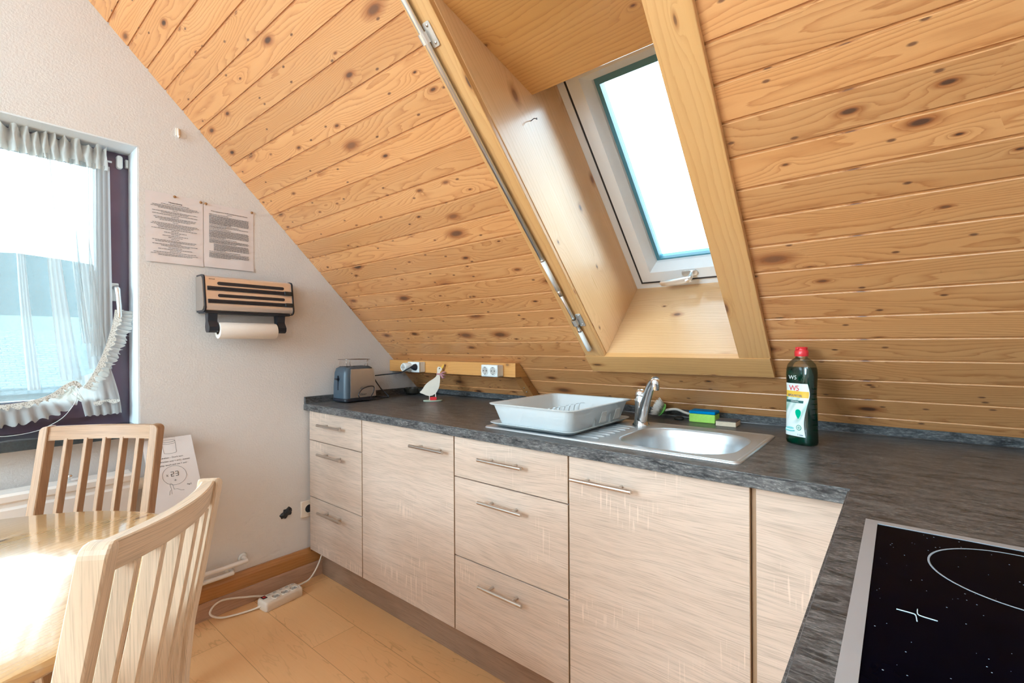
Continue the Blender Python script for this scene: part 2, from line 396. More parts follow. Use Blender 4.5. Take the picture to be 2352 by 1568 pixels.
frame_hazed = plain('window_mahogany_hazed', (.120, .078, .125), .28, coat=.6, noise_amt=.25, scale=9.)  # brown frame; bluish haze and glare mixed into the base colour as purple
sill_stone = plain('sill_stone', (.045, .055, .062), .12, noise_amt=.5, scale=160.)
pane = pane_mat('window_glass'); 
sheer_m = sheer('curtain_sheer', (.50, .53, .53), .34); fold_m = sheer('curtain_fold', (.80, .83, .84), .64, .32); ruffle_m = sheer('curtain_ruffle', (.93, .92, .88), .84); 
paper = plain('paper', (.76, .68, .66), .45, noise_amt=.02, coat=.3); paper_white = plain('poster_paper', (.78, .71, .68), .6, noise_amt=.02)
ink = plain('ink', (.05, .045, .05), .7); ink2 = plain('ink_grey', (.16, .15, .15), .7)
tissue = plain('kitchen_paper', (.86, .77, .68), .85, noise_amt=.03, scale=200.)
pin_brown = plain('pin_brown', (.36, .19, .07), .4)
green_grip = plain('green', (.25, .55, .10), .5); bright_green = plain('sponge_green', (.42, .66, .10), .85, noise_amt=.15, scale=150.)
blue_scour = plain('scourer_blue', (.02, .20, .48), .95, noise_amt=.5, scale=400.)
sand = plain('sanding_block', (.62, .50, .36), .9, noise_amt=.2, scale=300.); sand_dk = plain('sanding_block_top', (.10, .085, .08), .9, noise_amt=.3, scale=400.)
red_pl = plain('red_plastic', (.62, .02, .03), .35, coat=.3); yellow = plain('yellow_paint', (.80, .50, .04), .5); cream_paint = plain('cream_paint', (.80, .72, .60), .6)
plaid = plain('ribbon', (.45, .22, .24), .8, noise_amt=.5, scale=200.)
toaster_end = plain('toaster_plastic', (.065, .085, .11), .4); bristle_m = plain('bristles', (.82, .74, .66), .7, noise_amt=.15)
copper = plain('socket_contact', (.55, .18, .07), .4); black_glass = plain('black_glass', (.001, .001, .004), .08, noise_amt=.5, Specular_IOR_Level=.1, IOR=1.12)
mark_grey = plain('hob_marking', (.34, .38, .44), .5); mark_light = plain('hob_cross', (.58, .66, .72), .5)
well_shade = plain('socket_shadow', (.46, .42, .38), .5)  # shade of the recess put into the colour of flat socket wells
# ------------------------------------------------------------------ camera
F, HY, ROLL, YAW = 1080., 789., .0055, math.radians(39.5)
r_ = Vector((math.cos(YAW), math.sin(YAW), 0)); f_ = Vector((-math.sin(YAW), math.cos(YAW), 0)); u_ = Vector((0, 0, 1))
rr_ = r_ * math.cos(ROLL) - u_ * math.sin(ROLL); uu_ = r_ * math.sin(ROLL) + u_ * math.cos(ROLL)
cam = bpy.data.cameras.new('camera'); cam.sensor_width = 36.; cam.lens = 36. * F / 2352; cam.shift_y = (HY - 784) / 2352; cam.clip_start = .02
co = bpy.data.objects.new('camera', cam); COL.objects.link(co)
co.matrix_world = frame((2.35, 0, 1.19), rr_, uu_, -f_)
SC.camera = co
# ------------------------------------------------------------------ setting
K, S0 = 1.013, 2.851
L_ = math.sqrt(1 + K * K)
SLOPE = frame((0, 0, S0), (1, 0, 0), (0, 1 / L_, -K / L_), (0, K / L_, 1 / L_))   # local: X along the eaves, Y down the slope, Z outwards
XR, YB, ZC = 2.93, -3.0, 2.76
m = MB(); m.box((0, YB, -.05), (XR, 2.05, 0)); struct(m.build('floor', floor_m))
# gable wall with the window opening
m = MB(); m.slab([YB - .1, -.62, .505, 2.9], [-.05, .87, 1.99, 3.2], -.30, 0., lambda i, j: not (i == 1 and j == 1))
wl = struct(m.build('wall_left', wall_m, M=GW(0, 0)))
m = MB(); m.box((XR, YB - .1, -.05), (XR + .12, 2.9, 3.2)); struct(m.build('wall_right', wall_m))
m = MB(); m.box((0, YB - .12, -.05), (XR, YB, 3.2)); struct(m.build('wall_back', wall_m))
m = MB(); m.box((0, 1.965, -.05), (XR, 2.05, .93)); struct(m.build('wall_front', wall_m))
m = MB(); m.box((0, YB, ZC), (XR, .14, ZC + .05)); struct(m.build('ceiling.001', ceil_white))
# sloped boarded ceiling, one surface with recessed joints and the roof-window hole
HX0, HX1, HS0, HS1 = 1.452, 1.944, 1.09, 2.388
def boards():
    prof = []; s = 1.4548 % PB
    S_A, S_B = .10, 2.80
    k = 0
    while s + k * PB < S_B:
        c = s + k * PB
        if c > S_A + .01: prof += [(c - .0045, 0), (c - .0032, .0042), (c + .0028, .0042), (c + .0032, .0018), (c + .0045, 0)]
        k += 1
    prof = [(S_A, 0)] + prof + [(S_B, 0)]
    for h in (HS0, HS1):
        for i in range(len(prof) - 1):
            a, b = prof[i], prof[i + 1]
            if a[0] < h < b[0]:
                t = (h - a[0]) / (b[0] - a[0]); prof.insert(i + 1, (h, a[1] + t * (b[1] - a[1]))); break
    xs = [0, HX0, HX1, XR]
    t = bmesh.new(); V = [[t.verts.new((x, p[0], p[1])) for p in prof] for x in xs]
    for i in range(3):
        for j in range(len(prof) - 1):
            mid = (prof[j][0] + prof[j + 1][0]) / 2
            if i == 1 and HS0 < mid < HS1: continue
            t.faces.new((V[i][j], V[i][j + 1], V[i + 1][j + 1], V[i + 1][j]))
    return t
m = MB(); m.merge(boards()); ceil = struct(m.build('ceiling', ceil_pine, M=SLOPE))
# skylight linings and casings (slope coordinates)
WD = .405
m = MB(); m.box((1.435, 1.06, -.002), (1.455, 2.41, WD), .001); struct(m.build('trim_1', lin_pine, grain=1, M=SLOPE))
m = MB(); m.box((1.941, 1.06, -.002), (1.961, 2.41, WD), .001); struct(m.build('trim_2', lin_pine, grain=1, M=SLOPE))
m = MB(); m.box((1.455, 2.388, -.002), (1.941, 2.408, WD), .001); struct(m.build('trim_3', lin_pine, grain=0, M=SLOPE))
m = MB(); m.loft([[Vector((x, s, d)) for s, d in ((1.085, -.002), (1.460, .236), (1.462, .242), (1.415, WD), (1.30, WD), (1.06, .05))] for x in (1.455, 1.941)], smooth=False)
struct(m.build('trim_4', lin_pine2, grain=0, M=SLOPE))
m = MB(); m.box((1.368, .12, -.020), (1.453, 2.387, 0), .002); struct(m.build('trim_5', trim_pine, grain=1, M=SLOPE))
m = MB(); m.box((1.943, .12, -.020), (2.037, 2.387, 0), .002); struct(m.build('trim_6', trim_pine, grain=1, M=SLOPE))
m = MB(); m.loft([[Vector((a, 2.387, d)), Vector((b, 2.387, d)), Vector((b + .002, 2.474, d)), Vector((a + .002, 2.474, d))] for d, a, b in ((-.022, 1.364, 2.034), (0, 1.364, 2.034))], smooth=False)
struct(m.build('trim_7', trim_pine, grain=0, M=SLOPE))
# roof window (window_2)
w2 = struct_root('window_2', SLOPE)
m = MB(); A = [1.456, 1.489, 1.908, 1.941]; B = [1.40, 1.437, 2.357, 2.394]
m.slab(A, B, .395, .46, lambda i, j: not (i == 1 and j == 1)); m.build('window_frame', white_paint, w2)
m = MB(); m.slab([1.4875, 1.4955, 1.9015, 1.9095], [1.436, 1.4435, 2.3495, 2.3585], .3885, .455, lambda i, j: not (i == 1 and j == 1)); m.build('gasket', dark_line, w2)
m = MB(); m.slab([1.4955, 1.542, 1.855, 1.9015], [1.4435, 1.500, 2.303, 2.3495], .387, .45, lambda i, j: not (i == 1 and j == 1)); sash = m.build('sash', white_paint, w2)
# bevelled glazing bead
m = MB()
def rect(x0, x1, y0, y1, d): return [Vector((x0, y0, d)), Vector((x1, y0, d)), Vector((x1, y1, d)), Vector((x0, y1, d))]
m.loft([rect(1.542, 1.855, 1.500, 2.303, .3875), rect(1.563, 1.834, 1.528, 2.283, .428), rect(1.566, 1.831, 1.531, 2.280, .45)], False, False, smooth=False)
m.build('glazing_bead', white_paint, w2)
m = MB(); m.slab([1.560, 1.579, 1.818, 1.836], [1.526, 1.552, 2.275, 2.286], .44, .475, lambda i, j: not (i == 1 and j == 1)); m.build('glazing_spacer', blue_gasket, w2)
m = MB(); m.box((1.562, 1.528, .455), (1.834, 2.283, .457)); m.build('pane', pane, w2)
# handle of the roof window
hr = Matrix.Translation((0, 0, 0))
m = MB(); m.loft([rrect(1.672, 1.735, 2.308, 2.334, .012, z) for z in (.388, .382)]); hp = m.build('handle_plate', alu, w2)
m = MB(); m.tube([(1.712, 2.322, .385), (1.712, 2.322, .362), (1.708, 2.326, .352), (1.695, 2.331, .348)], [.010, .010, .011, .011], 12)
m.loft([[Vector((x, y + dy * w, .350 + dz * .007)) for dy, dz in ((-1, -.6), (-.6, -1), (.6, -1), (1, -.6), (1, .6), (.6, 1), (-.6, 1), (-1, .6))] for x, y, w in ((1.716, 2.326, .012), (1.70, 2.329, .013), (1.66, 2.334, .013), (1.62, 2.336, .012), (1.594, 2.335, .011), (1.588, 2.334, .006))])
m.build('handle', alu, w2, smooth_angle=40)
m = MB()   # little house emblem pressed into the sash
for a, b in (((-.011, .004), (0, -.005)), ((0, -.005), (.011, .004)), ((-.009, .006), (.009, .006))):
    m.tube([(1.700 + a[0], 2.309 + a[1] * .6, .3868), (1.700 + b[0], 2.309 + b[1] * .6, .3868)], .0006, 6)
m.build('emblem', alu, w2)
# small bent nail in the lining
m = MB(); m.tube([(1.455, 1.515, .17), (1.468, 1.512, .172), (1.480, 1.514, .166)], .0014, 6); m.lathe([(0, 0), (.0032, 0), (.0032, .001), (0, .001)], (0, 0, 0), 10, T((1.480, 1.514, .166)) @ RY(90))
tag(m.build('nail', plain('nail_steel', (.12, .10, .10), .4, .8), M=SLOPE), 'small bent nail sticking out of the skylight lining, upper left', 'nail')
# gable window (window_1): local X=+Y(world), Y=up, Z=into room
w1 = struct_root('window_1', GW(0, 0))
yl, yr, zb, zt = -.62, .505, .87, 1.975
m = MB(); m.slab([yl, yl + .045, yr - .045, yr], [zb, zb + .05, zt - .035, zt + .015], -.21, -.14, lambda i, j: not (i == 1 and j == 1)); m.build('window_frame', frame_hazed, w1, grain=1)
m = MB(); m.slab([yl + .036, yl + .12, yr - .105, yr - .036], [zb + .04, zb + .115, zt - .056, zt - .020], -.205, -.122, lambda i, j: not (i == 1 and j == 1)); m.build('sash', frame_hazed, w1, grain=1)
m = MB(); m.slab([yl + .11, yl + .125, yr - .112, yr - .098], [zb + .105, zb + .12, zt - .064, zt - .052], -.16, -.118, lambda i, j: not (i == 1 and j == 1)); m.build('glazing_bead', frame_hazed, w1, grain=1)
m = MB(); m.box((yl + .115, zb + .11, -.175), (yr - .1, zt - .054, -.171)); m.build('pane', pane, w1)
m = MB(); m.box((.436, 1.372, -.122), (.462, 1.445, -.112), .003); m.build('handle_plate', white_pl, w1)
m = MB(); m.tube([(.449, 1.425, -.113), (.449, 1.425, -.085), (.450, 1.418, -.076), (.452, 1.39, -.072), (.455, 1.35, -.072), (.457, 1.31, -.074), (.457, 1.30, -.075)], [.009, .009, .010, .0085, .0085, .008, .004], 12); m.build('handle', alu, w1, smooth_angle=50)
# reveal skins
m = MB()
m.box((.4995, .87, -.14), (.505, 1.99, -.0005)); m.box((yl, 1.9845, -.14), (.505, 1.99, -.0005)); struct(m.build('trim_8', reveal_m, M=GW(0, 0)))
m = MB(); m.slab([-.64, -.6195, .504, .52], [-.14, 0, .065], .838, .872, lambda i, j: (i == 1) or j == 1)
m2 = struct(m.build('trim_9', sill_stone, M=frame((0, 0, 0), (0, 1, 0), (1, 0, 0), (0, 0, 1)) ))
# skirting
m = MB()
m.loft([[Vector((x, y, z)) for x, z in ((0, .075), (.022, .075), (.022, .128), (.018, .137), (.010, .15), (0, .15))] for y in (YB, 1.262)], smooth=False)
struct(m.build('baseboard_left', base_pine, grain=1))
m = MB(); m.box((0, YB, 0), (.030, 1.275, .0755), .002); struct(m.build('baseboard_left_lower', plank_oak, grain=1))
# ------------------------------------------------------------------ kitchen run
DF, DB = 1.195, 1.215      # door faces front / back
CZ0, CZ1 = .146, .852
def bar_handle(parent, xc, z, length):
    m = MB(); r = .006; y = 1.164; a, b = xc - length / 2, xc + length / 2
    m.tube([(a, y, z), (b, y, z)], r, 12)
    for x in (a + .22 * length, b - .22 * length): m.tube([(x, y, z + .0), (x, DF + .001, z)], .0045, 8)
    return m.build('handle', handle_steel, parent, smooth_angle=40)
def base_cab(name, label, x0, x1, fronts, hl, hoff=None):
    t = thing(name, label, 'cabinet', ((x0 + x1) / 2, DB, 0)); xm = (x0 + x1) / 2
    Mi = T((-xm, -DB, 0))
    m = MB(); m.box((x0 + .002, DB + .002, CZ0), (x1 - .002, 1.90, .855 if x0 < 1. else .72)); m.build('carcass', dark_gap if x0 > .1 else side_oak, t, M=Mi, grain=2)
    for kind, z0, z1, hz, hx in fronts:
        m = MB(); m.box((x0 + .0022, DF, z0), (x1 - .0022, DB, z1), .0012, 1); d = m.build(kind, front_oak, t, M=Mi)
        h = bar_handle(None, hx, hz, hl); h.parent = d
        m = MB()
        m.box((x1 - .0026, DF + .0004, z0 + .001), (x1 - .0016, DB, z1 - .001)); e = m.build('edge_band', edge_brown, d)
    return t
G1, G2, g = .706, .418, .0018
base_cab('base_cabinet', 'narrow pale oak drawer cabinet against the gable wall, under the toaster', .018, .490, [('drawer', G1 + g, CZ1, .796, .254), ('drawer', G2 + g, G1 - g, .653, .254), ('drawer', CZ0, G2 - g, .367, .254)], .208)
base_cab('base_cabinet.001', 'widest pale oak cabinet with one full-height door, left of the middle drawers', .490, 1.086, [('door', CZ0, CZ1, .792, .96)], .192)
base_cab('base_cabinet.002', 'pale oak three-drawer cabinet under the dish drainer', 1.086, 1.581, [('drawer', G1 + g, CZ1, .793, 1.328), ('drawer', G2 + g, G1 - g, .647, 1.328), ('drawer', CZ0, G2 - g, .358, 1.328)], .190)
base_cab('base_cabinet.003', 'pale oak full-door cabinet under the sink bowl, handle at its upper left', 1.581, 2.081, [('door', CZ0, CZ1, .793, 1.702)], .190)
t = thing('corner_panel', 'pale oak blind panel without handle in the kitchen corner', 'cabinet', (2.17, DB, 0)); Mi = T((-2.17, -DB, 0))
m = MB(); m.box((2.092, DF + .002, CZ0), (2.285, DB, CZ1), .001, 1); m.build('panel', front_oak, t, M=Mi)
m = MB(); m.box((2.081, DF + .012, CZ0), (2.092, DB, CZ1)); m.build('edge_band', edge_brown, t, M=Mi)
m = MB(); m.box((2.10, DB + .002, CZ0), (2.28, 1.90, .855)); m.build('carcass', dark_gap, t, M=Mi)
t = thing('base_cabinet.004', 'pale oak cabinet carrying the cooktop, its front hidden below the worktop edge', 'cabinet', (2.6, .4, 0)); Mi = T((-2.6, -.4, 0))
m = MB(); m.box((2.309, -.58, CZ0), (2.90, 1.19, .855)); m.build('carcass', dark_gap, t, M=Mi)
m = MB(); m.box((2.287, -.58, CZ0), (2.307, 1.185, CZ1), .001, 1); m.build('panel', front_oak, t, M=Mi)
m = MB(); m.box((.0305, 1.255, 0), (2.34, 1.270, CZ0 - .001)); m.box((2.335, -.58, 0), (2.35, 1.262, CZ0 - .001)); tag(m.build('plinth', plinth_oak), 'brown oak plinth strip along the floor under the cabinets', 'plinth')
# worktop
t = thing('worktop', 'dark slate L-shaped kitchen worktop running from gable wall around to the cooktop', 'worktop', (0, 1.175, .86)); Mi = T((0, -1.175, -.86))
xs = [0., 1.645, 2.022, 2.267, 2.335, 2.80, 2.905]; ys = [-.62, .36, .955, 1.175, 1.262, 1.638, 1.933]
def kp(i, j):
    if i < 3 and j < 3: return False
    if i == 1 and j == 4: return False
    if i == 4 and j == 1: return False
    return True
m = MB(); m.slab(xs, ys, .858, .89, kp)
bmesh.ops.remove_doubles(m.bm, verts=m.bm.verts, dist=1e-5)
es = [e for e in m.bm.edges if len(e.link_faces) == 2 and e.calc_face_angle(0) > 1 and all(v.co.z > .889 or False for v in e.verts) and (all(abs(v.co.y - 1.175) < 1e-4 for v in e.verts) or all(abs(v.co.x - 2.267) < 1e-4 for v in e.verts))]
bmesh.ops.bevel(m.bm, geom=es, offset=.004, segments=3, affect='EDGES')
m.build('countertop', worktop_mat, t, M=Mi)
m = MB(); m.loft([[Vector((x, y, z)) for y, z in ((1.904, .89), (1.900, .921), (1.9045, .921), (1.933, .8905))] for x in (0., 2.905)], smooth=False); m.build('upstand', upstand_mat, t, M=Mi)
m = MB(); m.loft([[Vector((x, y, z)) for x, z in ((0, .89), (.020, .89), (.014, .924), (0, .924))] for y in (1.177, 1.898)], smooth=False); m.build('upstand', upstand_mat, t, M=Mi, grain=1)
m = MB(); m.tube([(.022, 1.902, .8915), (2.9, 1.902, .8915)], .002, 6); m.build('sealing_strip', brushed('sealing_alu', (.30, .30, .32), .3), t, M=Mi)
# ------------------------------------------------------------------ sink
t = thing('sink', 'stainless steel sink with oval-cornered bowl and ribbed drainer let into the worktop', 'sink', (1.62, 1.46, .89)); Mi = T((-1.62, -1.46, -.89))
hole = rrect(1.662, 2.010, 1.278, 1.626, .11, .8935, 8)
cx, cy = 1.836, 1.452
def outer(p, z, e=0.):
    x0, x1, y0, y1 = 1.192 + e, 2.046 - e, 1.240 + e, 1.686 - e
    d = p - Vector((cx, cy, p.z)); s = 1e9
    if d.x > 1e-9: s = min(s, (x1 - cx) / d.x)
    if d.x < -1e-9: s = min(s, (x0 - cx) / d.x)
    if d.y > 1e-9: s = min(s, (y1 - cy) / d.y)
    if d.y < -1e-9: s = min(s, (y0 - cy) / d.y)
    return Vector((cx + d.x * s, cy + d.y * s, z))
# planar plate: outer rounded rectangle with the bowl hole
def plate():
    b = bmesh.new()
    def loop(pts):
        vs = [b.verts.new(p) for p in pts]
        return [b.edges.new((vs[i], vs[(i + 1) % len(vs)])) for i in range(len(vs))]
    e = loop(rrect(1.206, 2.032, 1.254, 1.672, .012, .8935, 4)) + loop(hole)
    bmesh.ops.triangle_fill(b, use_beauty=True, edges=e)
    bmesh.ops.recalc_face_normals(b, faces=b.faces)
    if sum(f.normal.z for f in b.faces) < 0: bmesh.ops.reverse_faces(b, faces=b.faces)
    return b
m = MB(); m.merge(plate()); m.build('rim_plate', sink_steel, t, M=Mi)
m = MB(); m.loft([rrect(1.192 + a, 2.046 - a, 1.240 + a, 1.686 - a, .016, z, 4) for a, z in ((0, .8902), (.001, .8935), (.004, .8955), (.009, .8955), (.014, .8935))], False, False); m.build('rim_edge', sink_steel, t, M=Mi)
def bowlring(e, z): return rrect(1.662 + e, 2.010 - e, 1.278 + e, 1.626 - e, max(.03, .11 - e * .3), z, 8)
m = MB(); m.loft([bowlring(-.001, .8936), bowlring(.003, .8925), bowlring(.007, .886), bowlring(.012, .86), bowlring(.022, .80), bowlring(.032, .765), bowlring(.05, .745), bowlring(.08, .740)], False, True)
bo = m.build('bowl', sink_steel, t, M=Mi)
m = MB(); m.lathe([(0, 0), (.030, 0), (.034, .003), (.036, .001)], (1.80, 1.45, .7405), 20); m.build('drain', chrome, t, M=Mi)
m = MB()
for k in range(8):
    y = 1.30 + k * .036
    m.loft([[Vector((x, y + .009 * math.cos(a) * w, .8930 + .0042 * math.sin(a) * w)) for a in (0, PI/4, PI/2, .75*PI, PI)] for x, w in ((1.25, .2), (1.262, 1), (1.612, 1), (1.628, .2))], closed=False, cap0=False, cap1=False)
m.build('drainer', sink_steel, t, M=Mi)
# faucet
t = thing('faucet', 'chrome single-lever mixer tap behind the sink bowl', 'faucet', (1.628, 1.606, .8935)); Mi = T((-1.628, -1.606, -.8935)); bx, by, bz = 1.628, 1.606, .8938
m = MB(); m.lathe([(0, 0), (.030, 0), (.030, .004), (.025, .010), (.023, .03), (.0215, .07), (.0225, .098), (.0205, .106), (0, .108)], (bx, by, bz), 24); m.build('tap_body', chrome, t, M=Mi, smooth_angle=50)
m = MB(); sp = spline([(bx + .008, by - .010, bz + .022), (bx + .032, by - .034, bz + .085), (bx + .062, by - .068, bz + .140), (bx + .086, by - .094, bz + .170), (bx + .099, by - .108, bz + .171)], 6)
n_ = len(sp); m.tube(sp, [.0185 - .006 * i / (n_ - 1) if i < n_ - 6 else .0125 + .0005 * (i - n_ + 6) for i in range(n_)], 16); m.build('spout', chrome, t, M=Mi, smooth_angle=60)
m = MB(); m.lathe([(0, -.026), (.0125, -.026), (.0135, -.02), (.0145, -.004), (.014, .008), (.009, .013), (0, .014)], (bx + .099, by - .108, bz + .166), 20); m.build('aerator', chrome, t, M=Mi, smooth_angle=50)
m = MB(); m.lathe([(.0205, .0), (.0205, .012), (.014, .022), (0, .024)], (bx, by, bz + .108), 20)
m.loft([[Vector((bx + p[0], by + p[1], bz + p[2])) + Vector((a * .7071, a * .7071, 0)) * w + Vector((0, 0, c * h)) for a, c in ((-1, -.5), (-.6, -1), (.6, -1), (1, -.5), (1, .5), (.6, 1), (-.6, 1), (-1, .5))] for p, w, h in (((.0, .0, .122), .012, .007), ((-.018, .018, .127), .010, .005), ((-.045, .045, .128), .008, .004), ((-.055, .055, .127), .004, .003))])
m.build('lever', chrome, t, M=Mi, smooth_angle=50)
# ------------------------------------------------------------------ dish drainer
def plastic_white():
    m, nt, b = newmat('translucent_white_plastic'); out = nt.nodes['Material Output']
    b.inputs['Base Color'].default_value = (.82, .83, .83, 1); b.inputs['Roughness'].default_value = .3; b.inputs['Subsurface Weight'].default_value = 0
    tl = nd(nt, 'ShaderNodeBsdfTranslucent', {'Color': (.82, .86, .88, 1)})
    mx = nd(nt, 'ShaderNodeMixShader', {0: .32, 1: b.outputs[0], 2: tl.outputs[0]}); nt.links.new(mx.outputs[0], out.inputs[0]); return m
drain_pl = plastic_white()
t = thing('dish_drainer', 'empty white plastic dish rack on a tray on the sink drainer', 'dish rack', (1.385, 1.455, .897)); Mi = T((-1.385, -1.455, -.897))
m = MB(); x0, x1, y0, y1 = 1.206, 1.562, 1.244, 1.672
m.loft([rrect(x0 + a, x1 - a, y0 + a, y1 - a, .03, z) for a, z in ((.03, .8975), (.018, .8975), (.004, .907), (0, .909), (.0, .911), (.005, .911), (.019, .900), (.03, .900))], True, True); m.build('drip_tray', drain_pl, t, M=Mi, smooth_angle=40)
bx0, bx1, by0, by1 = 1.250, 1.545, 1.258, 1.622
H0, H1 = .902, .981
def br(e, z): return rrect(bx0 - e, bx1 + e, by0 - e, by1 + e, .03, z)
m = MB(); m.loft([br(-.002, H0), br(0, H0 + .002), br(.021, H1 - .006), br(.030, H1 - .005), br(.033, H1 - .001), br(.031, H1), br(.021, H1 - .001), br(.017, H1 - .006), br(-.003, H0 + .005)], True, True); m.build('basket', drain_pl, t, M=Mi, smooth_angle=40)
m = MB()
for k in range(8):
    y = 1.30 + k * .034
    m.loft([[Vector((1.405 + a * .004 + dx, y + b * .003, z)) for a, b in ((-1, -1), (1, -1), (1, 1), (-1, 1))] for dx, z in ((0, .905), (.0, .945), (.004, .960), (.012, .966), (.026, .966))], smooth=False)
m.box((1.395, 1.285, .905), (1.415, 1.55, .912)); m.build('plate_prongs', drain_pl, t, M=Mi)
m = MB(); m.box((1.48, 1.262, .906), (1.483, 1.618, .955)); m.box((1.483, 1.40, .906), (1.556, 1.403, .955)); m.box((1.483, 1.51, .906), (1.556, 1.513, .955)); m.box((1.262, 1.34, .906), (1.40, 1.343, .935)); m.build('divider', drain_pl, t, M=Mi)
for yy in (1.43, 1.53):
    m = MB(); m.loft([[Vector((1.567 + i * .0015 + (zz - .92) * .25, yy + dy, zz)) for dy, zz in ((-.022, .922), (-.016, .958), (.016, .958), (.022, .922))] for i in (0, 1)], smooth=False); m.build('side_grip', white_pl, t, M=Mi)
# ------------------------------------------------------------------ washing-up bits
t = thing('dish_brush', 'white dish brush with green head lying by the upstand behind the tap', 'brush', (1.62, 1.87, .8905)); Mi = T((-1.62, -1.87, -.8905))
m = MB()
ax = Vector((-.62, -.45, .45)).normalized(); hc = Vector((1.612, 1.838, .9215))
xx = ax.orthogonal().normalized(); yy = ax.cross(xx)
for k in range(170):
    a = k * 2.39996; rr = .026 * math.sqrt(k / 170.)
    p = hc + xx * rr * math.cos(a) + yy * rr * math.sin(a) * .8
    tip = p + ax * .03 + (xx * math.cos(a) + yy * math.sin(a)) * rr * .55 + Vector((0, 0, random.uniform(-.002, .002)))
    if tip.z < .892: tip.z = .892
    if p.z < .893: p.z = .893
    m.tube([p, tip], .0009, 3)
m.build('bristles', bristle_m, t, M=Mi)
m = MB(); fr_ = frame(hc - ax * .006, xx, yy, ax); m.lathe([(0, -.002), (.020, -.001), (.027, .004), (.027, .008), (0, .009)], (0, 0, 0), 20, fr_); m.build('head', green_grip, t, M=Mi, smooth_angle=40)
m = MB(); pts = spline([hc - ax * .006, (1.660, 1.862, .925), (1.70, 1.872, .912), (1.76, 1.8935, .900), (1.835, 1.889, .8970)], 6); m.tube(pts, [.005 + .001 * math.sin(i) * 0 for i in range(len(pts))], 10); m.build('handle', bristle_m, t, M=Mi)
m = MB(); m.tube([(1.833 + .016 - .016 * math.cos(a), 1.889 + .0065 * math.sin(a), .8970 + .004 * (1 - math.cos(a)) / 2) for a in [2 * PI * k / 16 for k in range(17)]], .0028, 8); m.build('hanging_loop', green_grip, t, M=Mi)
m = MB(); m.lathe([(0, 0), (.0175, 0), (.019, .003), (.0165, .010), (.010, .012), (0, .012)], (0, 0, 0), 24); tag(m.build('sink_stopper', black_rub, M=T((1.682, 1.835, .8903))), 'small black rubber sink plug lying behind the tap', 'sink plug')
t = thing('sponge', 'green sponge block with blue scouring top behind the sink', 'sponge', (1.776, 1.848, .8903), math.radians(3))
m = MB(); m.box((-.047, -.042, 0), (.047, .028, .032), .004); m.build('foam', bright_green, t)
m = MB(); m.box((-.047, -.042, .0322), (.047, .028, .043), .003); m.build('scouring_pad', blue_scour, t)
t = thing('sanding_sponge', 'small beige scrubbing block with dark top, right of the green sponge', 'scrubber', (1.869, 1.812, .8903), math.radians(2))
m = MB(); m.box((-.034, -.036, 0), (.034, .036, .017), .002); m.build('foam', sand, t)
m = MB(); m.box((-.034, -.036, .0171), (.034, .036, .020), .001); m.build('abrasive_top', sand_dk, t)
